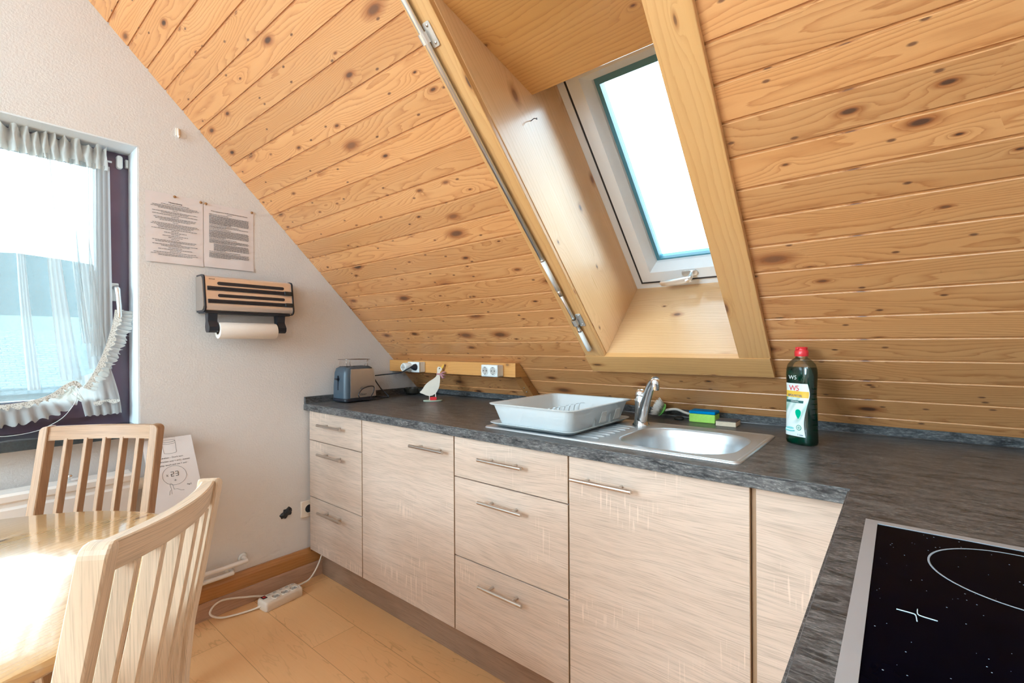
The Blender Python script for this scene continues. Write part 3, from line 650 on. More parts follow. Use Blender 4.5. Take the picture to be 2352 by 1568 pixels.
# ------------------------------------------------------------------ washing-up liquid bottle
def bottle():
    # local: +Y faces the label side, width along X
    t = thing('dish_soap_bottle', 'clear bottle half sunk in green washing-up liquid with red cap, standing right of the sink', 'bottle', (2.1275, 1.607, .8903), math.radians(150)); t.scale = (.925, .925, .925)
    def sec(w, d, z, n=36, e=.62, off=0.):
        pts = []
        for k in range(n):
            a = 2 * PI * k / n; c, s = math.cos(a), math.sin(a)
            pts.append(Vector((off + w * math.copysign(abs(c) ** e, c), d * math.copysign(abs(s) ** e, s), z)))
        return pts
    prof = [(.036, .022, 0), (.043, .027, .003), (.0455, .029, .012), (.0445, .0285, .05), (.044, .028, .09), (.0435, .0275, .13), (.042, .0268, .160), (.043, .0275, .19), (.0445, .0285, .22), (.0435, .028, .238), (.039, .0255, .254), (.029, .020, .266), (.0185, .0175, .274), (.0165, .0165, .277), (.0165, .0165, .281)]
    rings = [sec(w, d, z, e=.62 if i < 12 else 1.) for i, (w, d, z) in enumerate(prof)]
    glassm, nt, b = newmat('clear_bottle_plastic'); out = nt.nodes['Material Output']
    tr = nd(nt, 'ShaderNodeBsdfTransparent', {'Color': (.93, .95, .93, 1)}); gl = nd(nt, 'ShaderNodeBsdfGlossy', {'Roughness': .08})
    lw = nd(nt, 'ShaderNodeLayerWeight', {'Blend': .35}); f = ma(nt, 'MULTIPLY_ADD', lw.outputs['Fresnel'], .7, .05)
    nt.links.new(nd(nt, 'ShaderNodeMixShader', {0: f, 1: tr.outputs[0], 2: gl.outputs[0]}).outputs[0], out.inputs[0]); nt.nodes.remove(b)
    m = MB(); m.loft(rings, True, False); m.build('bottle_body', glassm, t, smooth_angle=60)
    liq, nt, b = newmat('green_liquid'); out = nt.nodes['Material Output']
    tc = nd(nt, 'ShaderNodeTexCoord').outputs['Object']; nn = noise(nt, tc, 45., 2)
    b.inputs['Roughness'].default_value = .12
    nt.links.new(mixc(nt, ramp(nt, nn, [(.45, 0.), (.7, 1.)]), (.003, .022, .014), (.0, .10, .045)), b.inputs['Base Color'])
    tr = nd(nt, 'ShaderNodeBsdfTransparent', {'Color': (.0, .34, .16, 1)})
    nt.links.new(nd(nt, 'ShaderNodeMixShader', {0: .5, 1: b.outputs[0], 2: tr.outputs[0]}).outputs[0], out.inputs[0])
    m = MB(); m.loft([sec(w - .0016, d - .0016, max(z, .0018)) for (w, d, z) in prof[:9]] + [sec(.0425, .0268, .232), sec(.0405, .0258, .244)], True, True); m.build('liquid', liq, t, smooth_angle=60)
    m = MB(); m.lathe([(.0, .279), (.0185, .279), (.0195, .281), (.0195, .295), (.0175, .298), (.0165, .300), (.0168, .303), (.0178, .305), (.016, .3085), (0, .309)], (0, 0, 0), 24); m.box((-.005, .012, .3005), (.005, .0215, .307), .001); m.build('cap', red_pl, t, smooth_angle=35)
    # label: patch hugging the front face (local -Y flipped: front is +Y)
    def dep(z):
        for i in range(len(prof) - 1):
            if prof[i][2] <= z <= prof[i + 1][2]:
                k = (z - prof[i][2]) / (prof[i + 1][2] - prof[i][2]); return tuple(prof[i][j] + k * (prof[i + 1][j] - prof[i][j]) for j in (0, 1))
        return prof[-1][:2]
    def surf(x, z, off):
        w, d = dep(z); c = min(.985, abs(x) / w); y = d * (1 - c ** (1 / .62 )) ** .62 if c < 1 else 0
        a = math.acos(min(1, c ** (1 / .62))); y = d * math.sin(a) ** .62
        return Vector((x, y + off, z))
    def patch(fx0, fx1, z0, z1, off, nx=16, nz=24):
        m = MB(); m.loft([[surf(fx0(z) + (fx1(z) - fx0(z)) * i / nx, z, off) for i in range(nx + 1)] for z in [z0 + (z1 - z0) * k / nz for k in range(nz + 1)]], False, False, closed=False); return m
    lab, nt, b = newmat('bottle_label'); tc = nd(nt, 'ShaderNodeTexCoord').outputs['Object']; sp = nd(nt, 'ShaderNodeSeparateXYZ', {0: tc})
    X, Z = sp.outputs[0], sp.outputs[2]
    g1 = noise(nt, xyz(nt, ma(nt, 'ADD', ma(nt, 'MULTIPLY', X, 26.), ma(nt, 'MULTIPLY', Z, 18.)), ma(nt, 'MULTIPLY', X, -10.), 3.3), 1., 1)
    msk = ma(nt, 'MULTIPLY', ramp(nt, g1, [(.42, 0.), (.62, 1.)]), ramp(nt, ma(nt, 'MULTIPLY', Z, 4.), [(.26, 0.), (.34, 1.), (.62, 1.), (.64, 0.)]))
    top = ramp(nt, ma(nt, 'MULTIPLY', Z, 4.), [(.76, 0.), (.86, 1.)])
    nt.links.new(mixc(nt, ma(nt, 'MAXIMUM', msk, ma(nt, 'MULTIPLY', top, ramp(nt, g1, [(.4, 0.), (.55, 1.)]))), (.80, .82, .80), (.03, .30, .16)), b.inputs['Base Color']); b.inputs['Roughness'].default_value = .35
    wob = lambda z: .006 * math.sin((z - .03) / .19 * 2 * PI + .3)
    fx0 = lambda z: -.0335 + wob(z); fx1 = lambda z: .0405
    lb = patch(fx0, fx1, .028, .222 - .028, .0006).build('front_label', lab, t)
    patch(lambda z: -.0325 + wob(z), lambda z: .040, .150, .170, .0010, 16, 6).build('label_band', yellow, lb)
    patch(lambda z: -.022 + wob(z), lambda z: .034, .133, .141, .0010, 16, 4).build('label_strip', plain('label_dark', (.03, .10, .09), .5), lb)
    B_ = frame((0, .0295, 0), (-1, 0, 0), (0, 0, 1), (0, 1, 0))
    def tx(s, size, x, z, c, nm, **kw):
        y = surf(-x, z, .0).y + .0012
        M = frame((-x, y, z), (-1, 0, 0), (0, 0, 1), (0, 1, 0)); texts([(s, size, M, kw)]).build(nm, c, lb)
    tx('W5', .024, -.004, .178, red_pl, 'lettering', spacing=.85)
    tx('SPÜLMITTEL', .0090, -.001, .1555, plain('label_blue', (.02, .05, .25), .5), 'lettering')
    tx('ORIGINAL', .006, -.002, .137, white_pl, 'lettering')
    tx('1 Liter', .0075, .017, .034, plain('label_navy', (.02, .08, .14), .5), 'lettering')
    tx('W5', .018, -.008, .212, white_pl, 'lettering')
    # drop, seal and plates on the label
    drop = [(.013 * math.sin(a) * math.sin(a / 2) ** 1.2, -.016 * math.cos(a)) for a in [2 * PI * k / 24 for k in range(24)]]
    def flat(pts, x, z, mt, nm, o=.0012):
        y = surf(-x, z, 0).y + o; M = frame((-x, y, z), (-1, 0, 0), (0, 0, 1), (0, 1, 0)); m = MB(); m.prism(pts, 0, .0003, M); m.build(nm, mt, lb)
    flat([(x * 1.15, y * 1.15) for x, y in drop], .010, .098, plain('drop_rim', (.70, .85, .78), .4), 'drop_outline', .0011); flat(drop, .010, .0975, plain('drop_green', (.06, .45, .24), .25), 'drop', .0015)
    ring = lambda r: [(r * math.cos(2 * PI * k / 20), r * math.sin(2 * PI * k / 20)) for k in range(20)]
    flat(ring(.0088), .012, .056, plain('seal_green', (.10, .30, .20), .5), 'seal', .0011); flat(ring(.0066), .012, .056, white_pl, 'seal', .0014); flat(ring(.0045), .012, .056, plain('seal_inner', (.35, .50, .42), .5), 'seal', .0017)
    for k, (w, z) in enumerate(((.017, .044), (.016, .048), (.014, .052))):
        flat([(w * math.cos(a), .0035 * math.sin(a)) for a in [2 * PI * q / 20 for q in range(20)]], -.018, z, plain('plate_%d' % k, ((.20, .52, .50), (.75, .85, .85), (.30, .62, .60))[k], .4), 'plate_picture', .0011 + .0003 * k)
    m = MB()
    for k in range(9):
        z = .05 + k * .016; w, d = dep(z); m.box((-w - .0012, -.010, z), (-w + .004, .010, z + .0025), .001)
    m.build('grip_ribs', liq, t)
    return t
bt = bottle()
# ------------------------------------------------------------------ toaster
t = thing('toaster', 'steel and dark grey two-slot toaster in the corner by the gable wall', 'toaster', (.108, 1.397, .8945), PI / 2)
# local: X = long axis (+Y world), -Y faces the room
m = MB(); m.loft([rrect(-.093 + a, .093 - a, -.068 + a, .066 - a, .02, z) for a, z in ((.004, 0), (0, .004), (0, .014), (.003, .018))]); m.build('base', black_pl, t, smooth_angle=40)
m = MB(); m.loft([rrect(-.094 + e, .094 - e, -.066 + e, .064 - e, .026, z) for e, z in ((0, .018), (.001, .08), (.005, .15), (.010, .172), (.020, .179), (.03, .180))]); m.build('housing', toaster_end, t, smooth_angle=50)
def side(y, sg):
    m = MB(); m.loft([[Vector((x, y + o + sg * -.004 * (z / .17) ** 2, z)) for x, z in ((-.064, .020), (.088, .020), (.083, .14), (.078, .168), (-.058, .168), (-.061, .14))] for o in (0, sg * .003)], smooth=False); return m
side(-.0655, -1).build('steel_panel', brushed('toaster_steel', (.74, .71, .68), .42), t)
side(.0635, 1).build('steel_panel', brushed('toaster_steel_back', (.50, .47, .44), .34), t)
m = MB(); m.box((-.065, -.035, .1795), (.065, -.012, .1812)); m.box((-.065, .012, .1795), (.065, .035, .1812)); m.build('bread_slot', black_pl, t)
m = MB(); m.box((-.0955, -.003, .06), (-.0925, .003, .135)); m.box((-.108, -.012, .112), (-.0935, .012, .122), .003); m.build('lever', black_pl, t)
m = MB(); m.box((.092, -.012, .135), (.106, .004, .143), .002); m.build('stop_button', black_pl, t)
m = MB(); m.box((.092, -.03, .02), (.104, -.01, .055), .003); m.build('knob', black_pl, t)
m = MB(); zt_ = .217
for y in (-.045, .045): m.tube([(-.066, y, zt_), (.066, y, zt_)], .0016, 6)
for x in (-.066, .066):
    m.tube([(x, -.045, zt_), (x, .045, zt_)], .0016, 6)
    m.tube([(x, -.03, zt_), (x + .006 * (1 if x < 0 else -1), -.03, .178)], .0016, 6); m.tube([(x * .62, -.03, .178), (x * .82, -.045, zt_)], .0013, 6)
m.build('bun_rack', brushed('wire', (.40, .36, .34), .3), t)
texts([('cloer', .018, frame((.010, -.0695, .035), (1, 0, 0), (0, 0, 1), (0, -1, 0)), dict(spacing=1.05))]).build('lettering', ink, t)
toW = Matrix.Translation((.108, 1.397, .8945)) @ Matrix.Rotation(PI/2, 4, 'Z')
iW = toW.inverted()
def wpts(l): return [iW @ Vector(p) for p in l]
m = MB(); m.tube(spline(wpts([(.105, 1.497, .91), (.14, 1.53, .903), (.185, 1.56, .903), (.13, 1.545, .95), (.085, 1.535, 1.008), (.10, 1.56, 1.018), (.19, 1.585, 1.028), (.25, 1.592, 1.036), (.295, 1.603, 1.056), (.302, 1.617, 1.064)]), 8), .0032, 8)
m.tube(spline(wpts([(.185, 1.555, .901), (.20, 1.50, .901), (.195, 1.455, .901), (.200, 1.395, .904), (.200, 1.365, .925), (.195, 1.385, .955), (.19, 1.425, .968), (.188, 1.462, .966), (.190, 1.460, .94), (.196, 1.44, .908), (.20, 1.46, .902), (.19, 1.53, .901)]), 8), .0026, 8)
m.build('cord', black_pl, t)
m = MB(); m.lathe([(0, -.002), (.017, -.002), (.0185, .008), (.017, .022), (.009, .034), (.005, .044), (0, .045)], (0, 0, 0), 16, iW @ frame((.302, 1.6625, 1.064), (1, 0, 0), (0, 0, 1), (0, -1, 0))); m.build('plug', black_pl, t, smooth_angle=40)
# ------------------------------------------------------------------ goose figure
gx = Vector((.66, .75, 0)).normalized(); gz = Vector((gx.y, -gx.x, 0))
t = thing('goose_figurine', 'flat cream wooden goose figure with plaid ribbon standing on the worktop', 'figurine', M=frame((.452, 1.645, .8905), gx, (0, 0, 1), gz))
def q(px, py): return ((px - 1273) * .000585, (560 - py) * .000585)
out = [(1337, 255), (1327, 250), (1316, 258), (1311, 272), (1312, 300), (1309, 325), (1298, 345), (1275, 362), (1245, 380), (1222, 398), (1203, 418), (1188, 442), (1173, 463), (1157, 477), (1163, 486), (1178, 490), (1195, 498), (1215, 508), (1240, 513), (1268, 510), (1290, 497), (1308, 478), (1322, 452), (1331, 425), (1336, 390), (1338, 350), (1334, 325), (1338, 300), (1350, 285), (1357, 272), (1352, 258)]
m = MB(); m.prism([q(*p) for p in out], -.004, .004); m.build('body', cream_paint, t)
m = MB(); m.prism([q(*p) for p in ((1348, 256), (1371, 227), (1369, 248), (1357, 272), (1350, 268))], -.0045, .0045); m.build('beak', yellow, t)
m = MB(); m.lathe([(0, 0), (.0028, 0), (.0028, .001), (0, .001)], (0, 0, 0), 10, T((*q(1333, 268), .004))); m.build('eye', black_pl, t)
m = MB(); a = q(1322, 318); m.box((a[0] - .010, a[1] - .004, -.006), (a[0] + .012, a[1] + .004, .006), .002)
for dx, dy in ((.030, .010), (.032, -.006), (.020, -.022), (.028, -.020)): m.tube([(a[0] + .010, a[1], .006), (a[0] + .010 + dx * .5, a[1] + dy * .9, .010), (a[0] + .010 + dx, a[1] + dy, .008)], [.002, .005, .002], 8)
m.build('ribbon', plaid, t)
m = MB(); m.box((-.020, .004, -.003), (-.016, .055, .003)); m.build('leg', cream_paint, t)
m = MB(); m.box((.012, .004, -.003), (.016, .055, .003)); m.build('leg', cream_paint, t)
m = MB(); m.loft([[Vector((.050 * math.cos(a), z, .028 * math.sin(a))) for a in [2 * PI * k / 24 for k in range(24)]] for z in (0, .006)]); m.build('base', plain('figurine_base', (.46, .50, .38), .6), t)
m = MB(); m.loft([rrect(-.016, .020, .0062, .0225, .006, z, 3) for z in (.006, .016)]); m.build('heart_block', red_pl, t)
# glass ash trays
for i, (x, y, r) in enumerate(((.085, 1.80, .048), (.165, 1.835, .042))):
    gm = plain('smoked_glass_%d' % i, (.16, .15, .12), .06, noise_amt=.4, scale=60., Transmission_Weight=.7)
    t = thing('glass_dish', ('dark fluted glass dish in the worktop corner beside the toaster', 'smaller dark glass dish tucked behind the goose figure')[i], 'dish', (x, y, .8905))
    m = MB(); n = 24
    rings = [[Vector((rr * (1 + .05 * math.cos(12 * 2 * PI * k / n / 1.0 * 1)) * math.cos(2 * PI * k / n), rr * (1 + .05 * math.cos(12 * 2 * PI * k / n)) * math.sin(2 * PI * k / n), z)) for k in range(n)] for rr, z in ((r * .7, 0), (r * .85, .006), (r, .034), (r, .038), (r * .93, .038), (r * .8, .009), (r * .6, .005))]
    m.loft(rings); m.build('bowl', gm, t, smooth_angle=50)
# ------------------------------------------------------------------ socket rail with sockets
t = thing('socket_rail', 'golden pine rail box below the sloped ceiling carrying the sockets', 'rail', (.49, 1.70, 1.06)); Mi = T((-.49, -1.70, -1.06))
m = MB(); m.loft([[Vector((x, y, z)) for y, z in ((1.70, 1.033), (1.70, 1.098), (1.728, 1.098), (1.790, 1.037), (1.790, 1.033))] for x in (.003, .968)], smooth=False); m.build('board', rail_pine, t, M=Mi)
m = MB(); m.obox(SLOPE, (.915, 2.50, -.036), (.9665, 2.690, -.0005), .002); m.build('bracket', base_pine, t, M=Mi, grain=1)
for s in (2.60, 2.63): m = MB(); m.lathe([(0, 0), (.004, 0), (.003, .002), (0, .0025)], (0, 0, 0), 10, SLOPE @ T((.94, s, -.036)) @ RX(180)); m.build('screw', chrome, t, M=Mi)
def schuko(par, M, r, mw, mh, mc, P=None):
    """one earthed socket: ring, well, two pin holes and two earth clips, each an object under par"""
    kw = dict(M=P) if P is not None else {}
    m = MB(); m.lathe([(r + .003, .0), (r + .003, .0025), (r, .0028), (r - .001, .0004)], (0, 0, 0), 24, M, cap=False); m.build('socket_ring', mw, par, **kw)
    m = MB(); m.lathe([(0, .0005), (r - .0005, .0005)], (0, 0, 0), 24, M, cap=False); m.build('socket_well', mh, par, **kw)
    for dx in (-.0095, .0095): m = MB(); m.lathe([(0, 0), (.0028, 0), (.0028, .0004), (0, .0004)], (0, 0, 0), 10, M @ T((dx, 0, .0006))); m.build('pin_hole', black_pl, par, **kw)
    for dy in (-.0165, .0165): m = MB(); m.obox(M, (-.003, dy - .0016, .0002), (.003, dy + .0016, .0024)); m.build('earth_clip', mc, par, **kw)
def surface_socket(name, label, x0, x1, z0, z1, n, parent_loc):
    t = thing(name, label, 'socket', parent_loc); Mi = T([-v for v in parent_loc])
    m = MB(); m.box((x0, 1.662, z0), (x1, 1.6995, z1), .004); m.build('back_box', white_pl, t, M=Mi)
    m = MB(); w = (x1 - x0)
    m.loft([rrect(x0 - .001 + e, x1 + .001 - e, z0 - .001 + e, z1 + .001 - e, .005, zz, 4) for e, zz in ((0, 0), (0, .007), (.004, .010))]); pl = m
    me = pl.bm; bmesh.ops.transform(me, matrix=frame((0, 1.662, 0), (1, 0, 0), (0, 0, 1), (0, -1, 0)), verts=me.verts); cover = pl.build('cover', white_pl, t, M=Mi)
    for k in range(n):
        xc = x0 + w * (k + .5) / n; M = frame((xc, 1.6518, (z0 + z1) / 2), (1, 0, 0), (0, 0, 1), (0, -1, 0)); schuko(cover, M, .0195, white_pl, well_shade, ink2)
    return t
surface_socket('wall_socket', 'white double socket on the pine rail, right end', .794, .896, 1.034, 1.089, 2, (.845, 1.70, 1.06))
surface_socket('wall_socket.001', 'white double socket on the pine rail holding the toaster plug and timer', .232, .328, 1.036, 1.092, 2, (.28, 1.70, 1.06))
t = thing('plug_adapter', 'small round white plug-in adapter in the left rail socket', 'adapter', (.225, 1.65, 1.064))
m = MB(); m.lathe([(.021, 0), (.024, .003), (.024, .040), (.021, .044), (0, .044)], (0, 0, 0), 24, frame((.0285, -.0005, 0), (1, 0, 0), (0, 0, 1), (0, -1, 0))); m.build('adapter_body', white_pl, t, smooth_angle=40)
schuko(t, frame((.0285, -.0446, 0), (1, 0, 0), (0, 0, 1), (0, -1, 0)), .017, white_pl, well_shade, ink2)
# ------------------------------------------------------------------ roof-window pole on the left casing
t = thing('skylight_pole', 'white telescopic roof-window pole clipped to the left skylight casing', 'pole', M=SLOPE)
sx = lambda s: 1.392 + (s - 1.0) * .014
m = MB(); m.tube([(sx(.3), .3, -.032), (sx(1.90), 1.90, -.032)], .0075, 12); m.build('tube', alu, t)
m = MB(); m.tube([(sx(1.905), 1.905, -.032), (sx(2.035), 2.035, -.032)], .0088, 12); m.build('grip', white_pl, t)
m = MB(); m.tube([(sx(2.24), 2.24, -.032), (sx(2.335), 2.335, -.034), (sx(2.34), 2.34, -.034)], [.0088, .0105, .006], 12); m.build('grip', white_pl, t)
m = MB(); m.tube([(sx(2.035), 2.035, -.032), (sx(2.24), 2.24, -.032)], .0062, 12); m.build('rod', alu, t)
for a_, b_, r_c in ((1.897, 1.905, .0085), (2.035, 2.06, .0078), (2.225, 2.243, .008)):
    m = MB(); m.tube([(sx(a_), a_, -.032), (sx(b_), b_, -.032)], r_c, 12); m.build('collar', handle_steel, t)
for i, s in enumerate((1.18, 2.19)):
    c = thing('pole_clip', ('metal clip holding the pole high on the left skylight casing', 'white metal clip holding the pole near its lower grip')[i], 'clip', M=SLOPE @ T((sx(s), s, -.02)), group='clips of the roof-window pole')
    m = MB(); m.loft([rrect(.006, .030, -.030, .030, .005, z, 4) for z in (-.0035, -.0003)]); m.build('clip_plate', alu, c)
    m = MB(); m.loft([[Vector((.0105 * math.cos(a) * k, y, -.012 + .0105 * math.sin(a) * k)) for k, a in [(1, PI * (.0 + j / 8 * 1.25) - PI * 1.0) for j in range(9)] + [(1.18, PI * (.0 + (8 - j) / 8 * 1.25) - PI * 1.0) for j in range(9)]] for y in (-.013, .013)], smooth=False); m.build('clip_hook', alu, c)
    for dy in (-.021, .021): m = MB(); m.lathe([(0, 0), (.0042, 0), (.003, .0015), (0, .002)], (0, 0, 0), 10, T((.020, dy, -.0035)) @ RX(180)); m.build('screw', handle_steel, c)
# ------------------------------------------------------------------ things on the gable wall
t = thing('roll_dispenser', 'steel and black wall-mounted foil and kitchen-roll dispenser', 'dispenser', M=GW(.70, 1.335))
W_, H_ = .385, .155
sp_ = [(0, 0), (0, H_), (.060, H_), (.074, H_ - .004), (.081, H_ - .012), (.099, .030), (.100, .018), (.094, .006), (.080, 0)]
def extr(p, x0, x1, mt, nm, par, sm=None): 
    m = MB(); m.loft([[Vector((x, z, d)) for d, z in p] for x in (x0, x1)], smooth=False); return m.build(nm, mt, par, smooth_angle=sm)
extr(sp_, .010, W_ - .010, brushed('dispenser_steel', (.86, .80, .75), .45), 'housing', t, 40)
for x0, x1 in ((.0035, .0098), (W_ - .0098, W_ - .0035)):
    c = extr([(d * 1.0 + (.003 if d > .05 else 0), z + (.003 if z > .1 else -.003)) for d, z in sp_], x0, x1, black_pl, 'end_cap', t)
extr([(d * .93 + .002, z * .94 + .004) for d, z in sp_], 0, .003, steel, 'end_cap', t); extr([(d * .93 + .002, z * .94 + .004) for d, z in sp_], W_ - .0033, W_, steel, 'end_cap', t)
fd = lambda z: .081 + (H_ - .012 - z) / (H_ - .042) * .018
def frontM(x, z): 
    k = math.atan2(.018, H_ - .042); return frame((x, z, fd(z)), (1, 0, 0), (0, math.cos(k), -math.sin(k)), (0, math.sin(k), math.cos(k)))
for z in (.122, .069):
    m = MB(); m.loft([rrect(-.142, .142, -.0068, .0068, .0067, d, 6) for d in (-.001, .0022)]); bmesh.ops.transform(m.bm, matrix=frontM(W_ / 2 + .005, z), verts=m.bm.verts); m.build('window_slot', black_pl, t)
for z in (.099, .043):
    m = MB(); m.obox(frontM(W_ / 2 + .004, z), (-.180, -.0085, -.001), (.178, .0085, .004), .001); m.obox(frontM(W_ / 2 + .004, z), (-.180, -.0015, .004), (.178, .0015, .0062), .0005); s_ = m.build('cutter_rail', black_pl, t)
    m = MB(); m.obox(frontM(W_ - .030, z), (-.018, -.0092, .002), (.018, .0092, .012), .004); m.build('cutter', black_rub, s_)
m = MB(); m.box((.008, -.008, .004), (W_ - .018, .003, .088), .002); m.build('bottom_strip', black_pl, t)
for x in (.021, W_ - .076):
    m = MB(); m.loft([[Vector((x + a, z, d)) for a, d in ((0, d0), (.036, d0), (.036, d1), (0, d1))] for z, d0, d1 in ((-.004, .045, .085), (-.040, .050, .080), (-.066, .045, .098), (-.082, .050, .096), (-.090, .060, .085))], smooth=False); m.build('roll_arm', black_pl, t)
texts([('emsa', .012, frontM(.036, .146 - .006), dict(spacing=.95))]).build('lettering', ink, t)
t = thing('paper_roll', 'cream kitchen paper roll hanging under the steel dispenser', 'paper roll', M=GW(.8825, 1.254, .072))
m = MB(); m.lathe([(.017, -.121), (.035, -.121), (.036, -.118), (.036, .118), (.035, .121), (.017, .121), (.017, -.121)], (0, 0, 0), 32, RY(90), cap=False); m.build('sheets', tissue, t, smooth_angle=40)
m = MB(); m.lathe([(.0165, -.1215), (.0178, -.1215), (.0178, .1215), (.0165, .1215), (.0165, -.1215)], (0, 0, 0), 20, RY(90), cap=False); m.build('core_tube', plain('cardboard', (.30, .22, .15), .8), t)
# pinned notices
def sheet(name, label, y0, y1, z0, z1):
    w, h = y1 - y0, z1 - z0
    t = thing(name, label, 'notice', M=GW(y0, z0, .0015))
    m = MB(); n = 12
    f = lambda y: .0004 + .004 * max(0, 1 - y / .05) ** 2 * (1 + .5 * math.sin(y * 400))
    m.loft([[Vector((w * i / 8, h * j / n, f(h * j / n) + .0008 * math.sin(i * 1.3) * (1 - j / n))) for i in range(9)] for j in range(n + 1)], False, False, closed=False)
    m.build('laminated_sheet', paper, t); return t, w, h
def lines(spec, w, h):
    m = MB()
    for z, ws, th in spec:
        for a, b in ws: m.box((a, z - th / 2, .0022), (b, z + th / 2, .0026))
    return m
def words_(x0, x1, rnd, wmin=.004, wmax=.013):
    out = []; x = x0
    while x < x1 - .003:
        w = min(rnd.uniform(wmin, wmax), x1 - x); out.append((x, x + w)); x += w + .0016
    return out
rn = random.Random(3)
t, w, h = sheet('notice_sheet', 'laminated house-rules sheet with centred text, pinned left beside the window', .525, .729, 1.533, 1.821)
texts([('Hausordnung', .0088, T((w / 2, h - .035, .0022)))]).build('title', ink, t)
sp = []; z = h - .044
for blk in (.10, [.16, .17, .12], .02, [.16, .10], [.16], .03, [.15, .14, .11], .02, [.16, .17, .13, .12], [.165], .03, [.08], .03, [.09], [.05], .03, [.16, .14], [.04, .16, .10], .05, [.12], .04, [.15], [.17, .12]):
    for q_ in (blk if isinstance(blk, list) else [blk]):
        q_ = min(q_, w - .03); sp.append((z, words_(w / 2 - q_ / 2, w / 2 + q_ / 2, rn), .0017)); z -= .0052
    z -= .0016
lines([s for s in sp if s[0] > .03], w, h).build('printed_lines', ink2, t)
t, w, h = sheet('notice_sheet.001', 'laminated house notice with dense justified text, pinned right above the dispenser', .732, .937, 1.535, 1.817)
texts([('Mit der Nutzung unseres WLANs wird folgende Nutzungsvereinbarung', .0052, T((w / 2, h - .032, .0022))), ('anerkannt:', .0052, T((w / 2, h - .039, .0022)))]).build('title', ink, t)
sp = []; z = h - .046
for n_l, ind in ((1, .0), (10, 0), (1, 0), (2, 0), (1, 0), (9, 0), (1, 0), (4, 0), (8, .018), (1, 0), (6, 0)):
    for k in range(n_l):
        x1 = w - .022 if k < n_l - 1 or n_l == 1 and False else .07 + rn.random() * .08
        sp.append((z, words_(.02 + ind, x1, rn), .0017)); z -= .0040
    z -= .0018
lines([s for s in sp if s[0] > .035], w, h).build('printed_lines', ink2, t)
PINS = ((.624, 1.814, 'brown push pin at the top middle of the left notice'), (.7195, 1.812, 'brown push pin at the top right corner of the left notice'), (.739, 1.811, 'brown push pin at the top left corner of the right notice'), (.928, 1.811, 'brown push pin at the top right corner of the right notice'))
p0 = None
for y, z, lb in PINS:
    if p0 is None:
        m = MB(); m.lathe([(0, 0), (.0052, 0), (.0055, .002), (.0048, .0045), (.002, .006), (0, .006)], (0, 0, 0), 14); o = p0 = m.build('push_pin', pin_brown, smooth_angle=40)
    else: o = p0.copy(); COL.objects.link(o)
    o.matrix_world = GW(y, z, .004); tag(o, lb, 'push pin', 'push pins holding the notices')
t = thing('wall_hook', 'small beige adhesive hook high on the gable wall', 'hook', M=GW(.638, 2.085))
m = MB(); m.box((-.009, -.012, 0), (.009, .022, .004), .002); m.build('hook_plate', cream_pl, t)
m = MB(); m.tube([(.0, .020, .004), (.0, .0, .008), (0, -.014, .010), (0, -.020, .015), (0, -.014, .020)], [.004, .005, .0045, .004, .003], 10); m.build('hook_arm', cream_pl, t)
t = thing('wall_socket.002', 'cream flush wall socket half hidden by the drawer cabinet', 'socket', M=GW(1.195, .352))
m = MB(); m.loft([rrect(-.040, .040, -.043, .043, .006, z, 4) for z in (0, .007)] + [rrect(-.036, .036, -.039, .039, .006, .010, 4)]); cv = m.build('cover', cream_pl, t)
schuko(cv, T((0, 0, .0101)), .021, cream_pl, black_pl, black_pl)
m = MB(); rn2 = random.Random(5)  # torn hole with black inside, modelled as a crumpled plug on the wall
m.loft([[Vector((.030 * s_ * math.cos(a) * k, .024 * s_ * math.sin(a) * k + .010 * (math.cos(a) > .2), d)) for a, k in [(2 * PI * j / 16, rn2.uniform(.7, 1.15)) for j in range(16)]] for s_, d in ((1., .0005), (.85, .007), (.5, .011))], False, True, smooth=False)
tag(m.build('wall_hole', black_pl, M=GW(1.083, .352)), 'torn black hole in the wall left of the drawers, as a crumpled plug', 'wall hole')
# radiator under the window
t = thing('radiator', 'cream panel radiator under the window behind the chair', 'radiator', M=GW(0, 0))
m = MB(); pr = [(.035, .17), (.035, .70), (.045, .712), (.060, .716), (.075, .712), (.120, .712), (.135, .716), (.142, .708), (.142, .690), (.136, .684), (.136, .672), (.142, .664), (.142, .20), (.136, .17)]
m.loft([[Vector((x, z, max(d, .002))) for d, z in pr] for x in (-.75, .455)], smooth=False); m.build('panel', white_metal, t, smooth_angle=30)
m = MB(); m.lathe([(0, 0), (.008, 0), (.008, .008), (.005, .012), (0, .012)], (0, 0, 0), 14, T((.285, .728, .09)) @ RX(-30)); m.tube([(.285, .715, .09), (.285, .730, .09)], .004, 8); m.build('bleed_valve', chrome, t)
for y, z in ((.882, .208), (.828, .174)):
    m = MB(); m.tube(spline([(.36, z + .02, .06), (.42, z, .05), (.6, z, .05), (y - .025, z, .05), (y - .006, z, .045), (y, z, .03), (y, z, .001)], 5), .0095, 12)
    p = m.build('pipe', white_metal, t, smooth_angle=60)
    m = MB(); m.lathe([(.011, 0), (.021, 0), (.020, .004), (.011, .006)], (y, z, .001), 18); m.build('pipe_collar', white_pl, p)
m = MB(); m.lathe([(0, 0), (.02, 0), (.022, .01), (.022, .06), (.018, .065), (0, .065)], (0, 0, 0), 18, T((.455, .66, .09)) @ RY(90)); m.build('thermostat_valve', white_pl, t, smooth_angle=40)
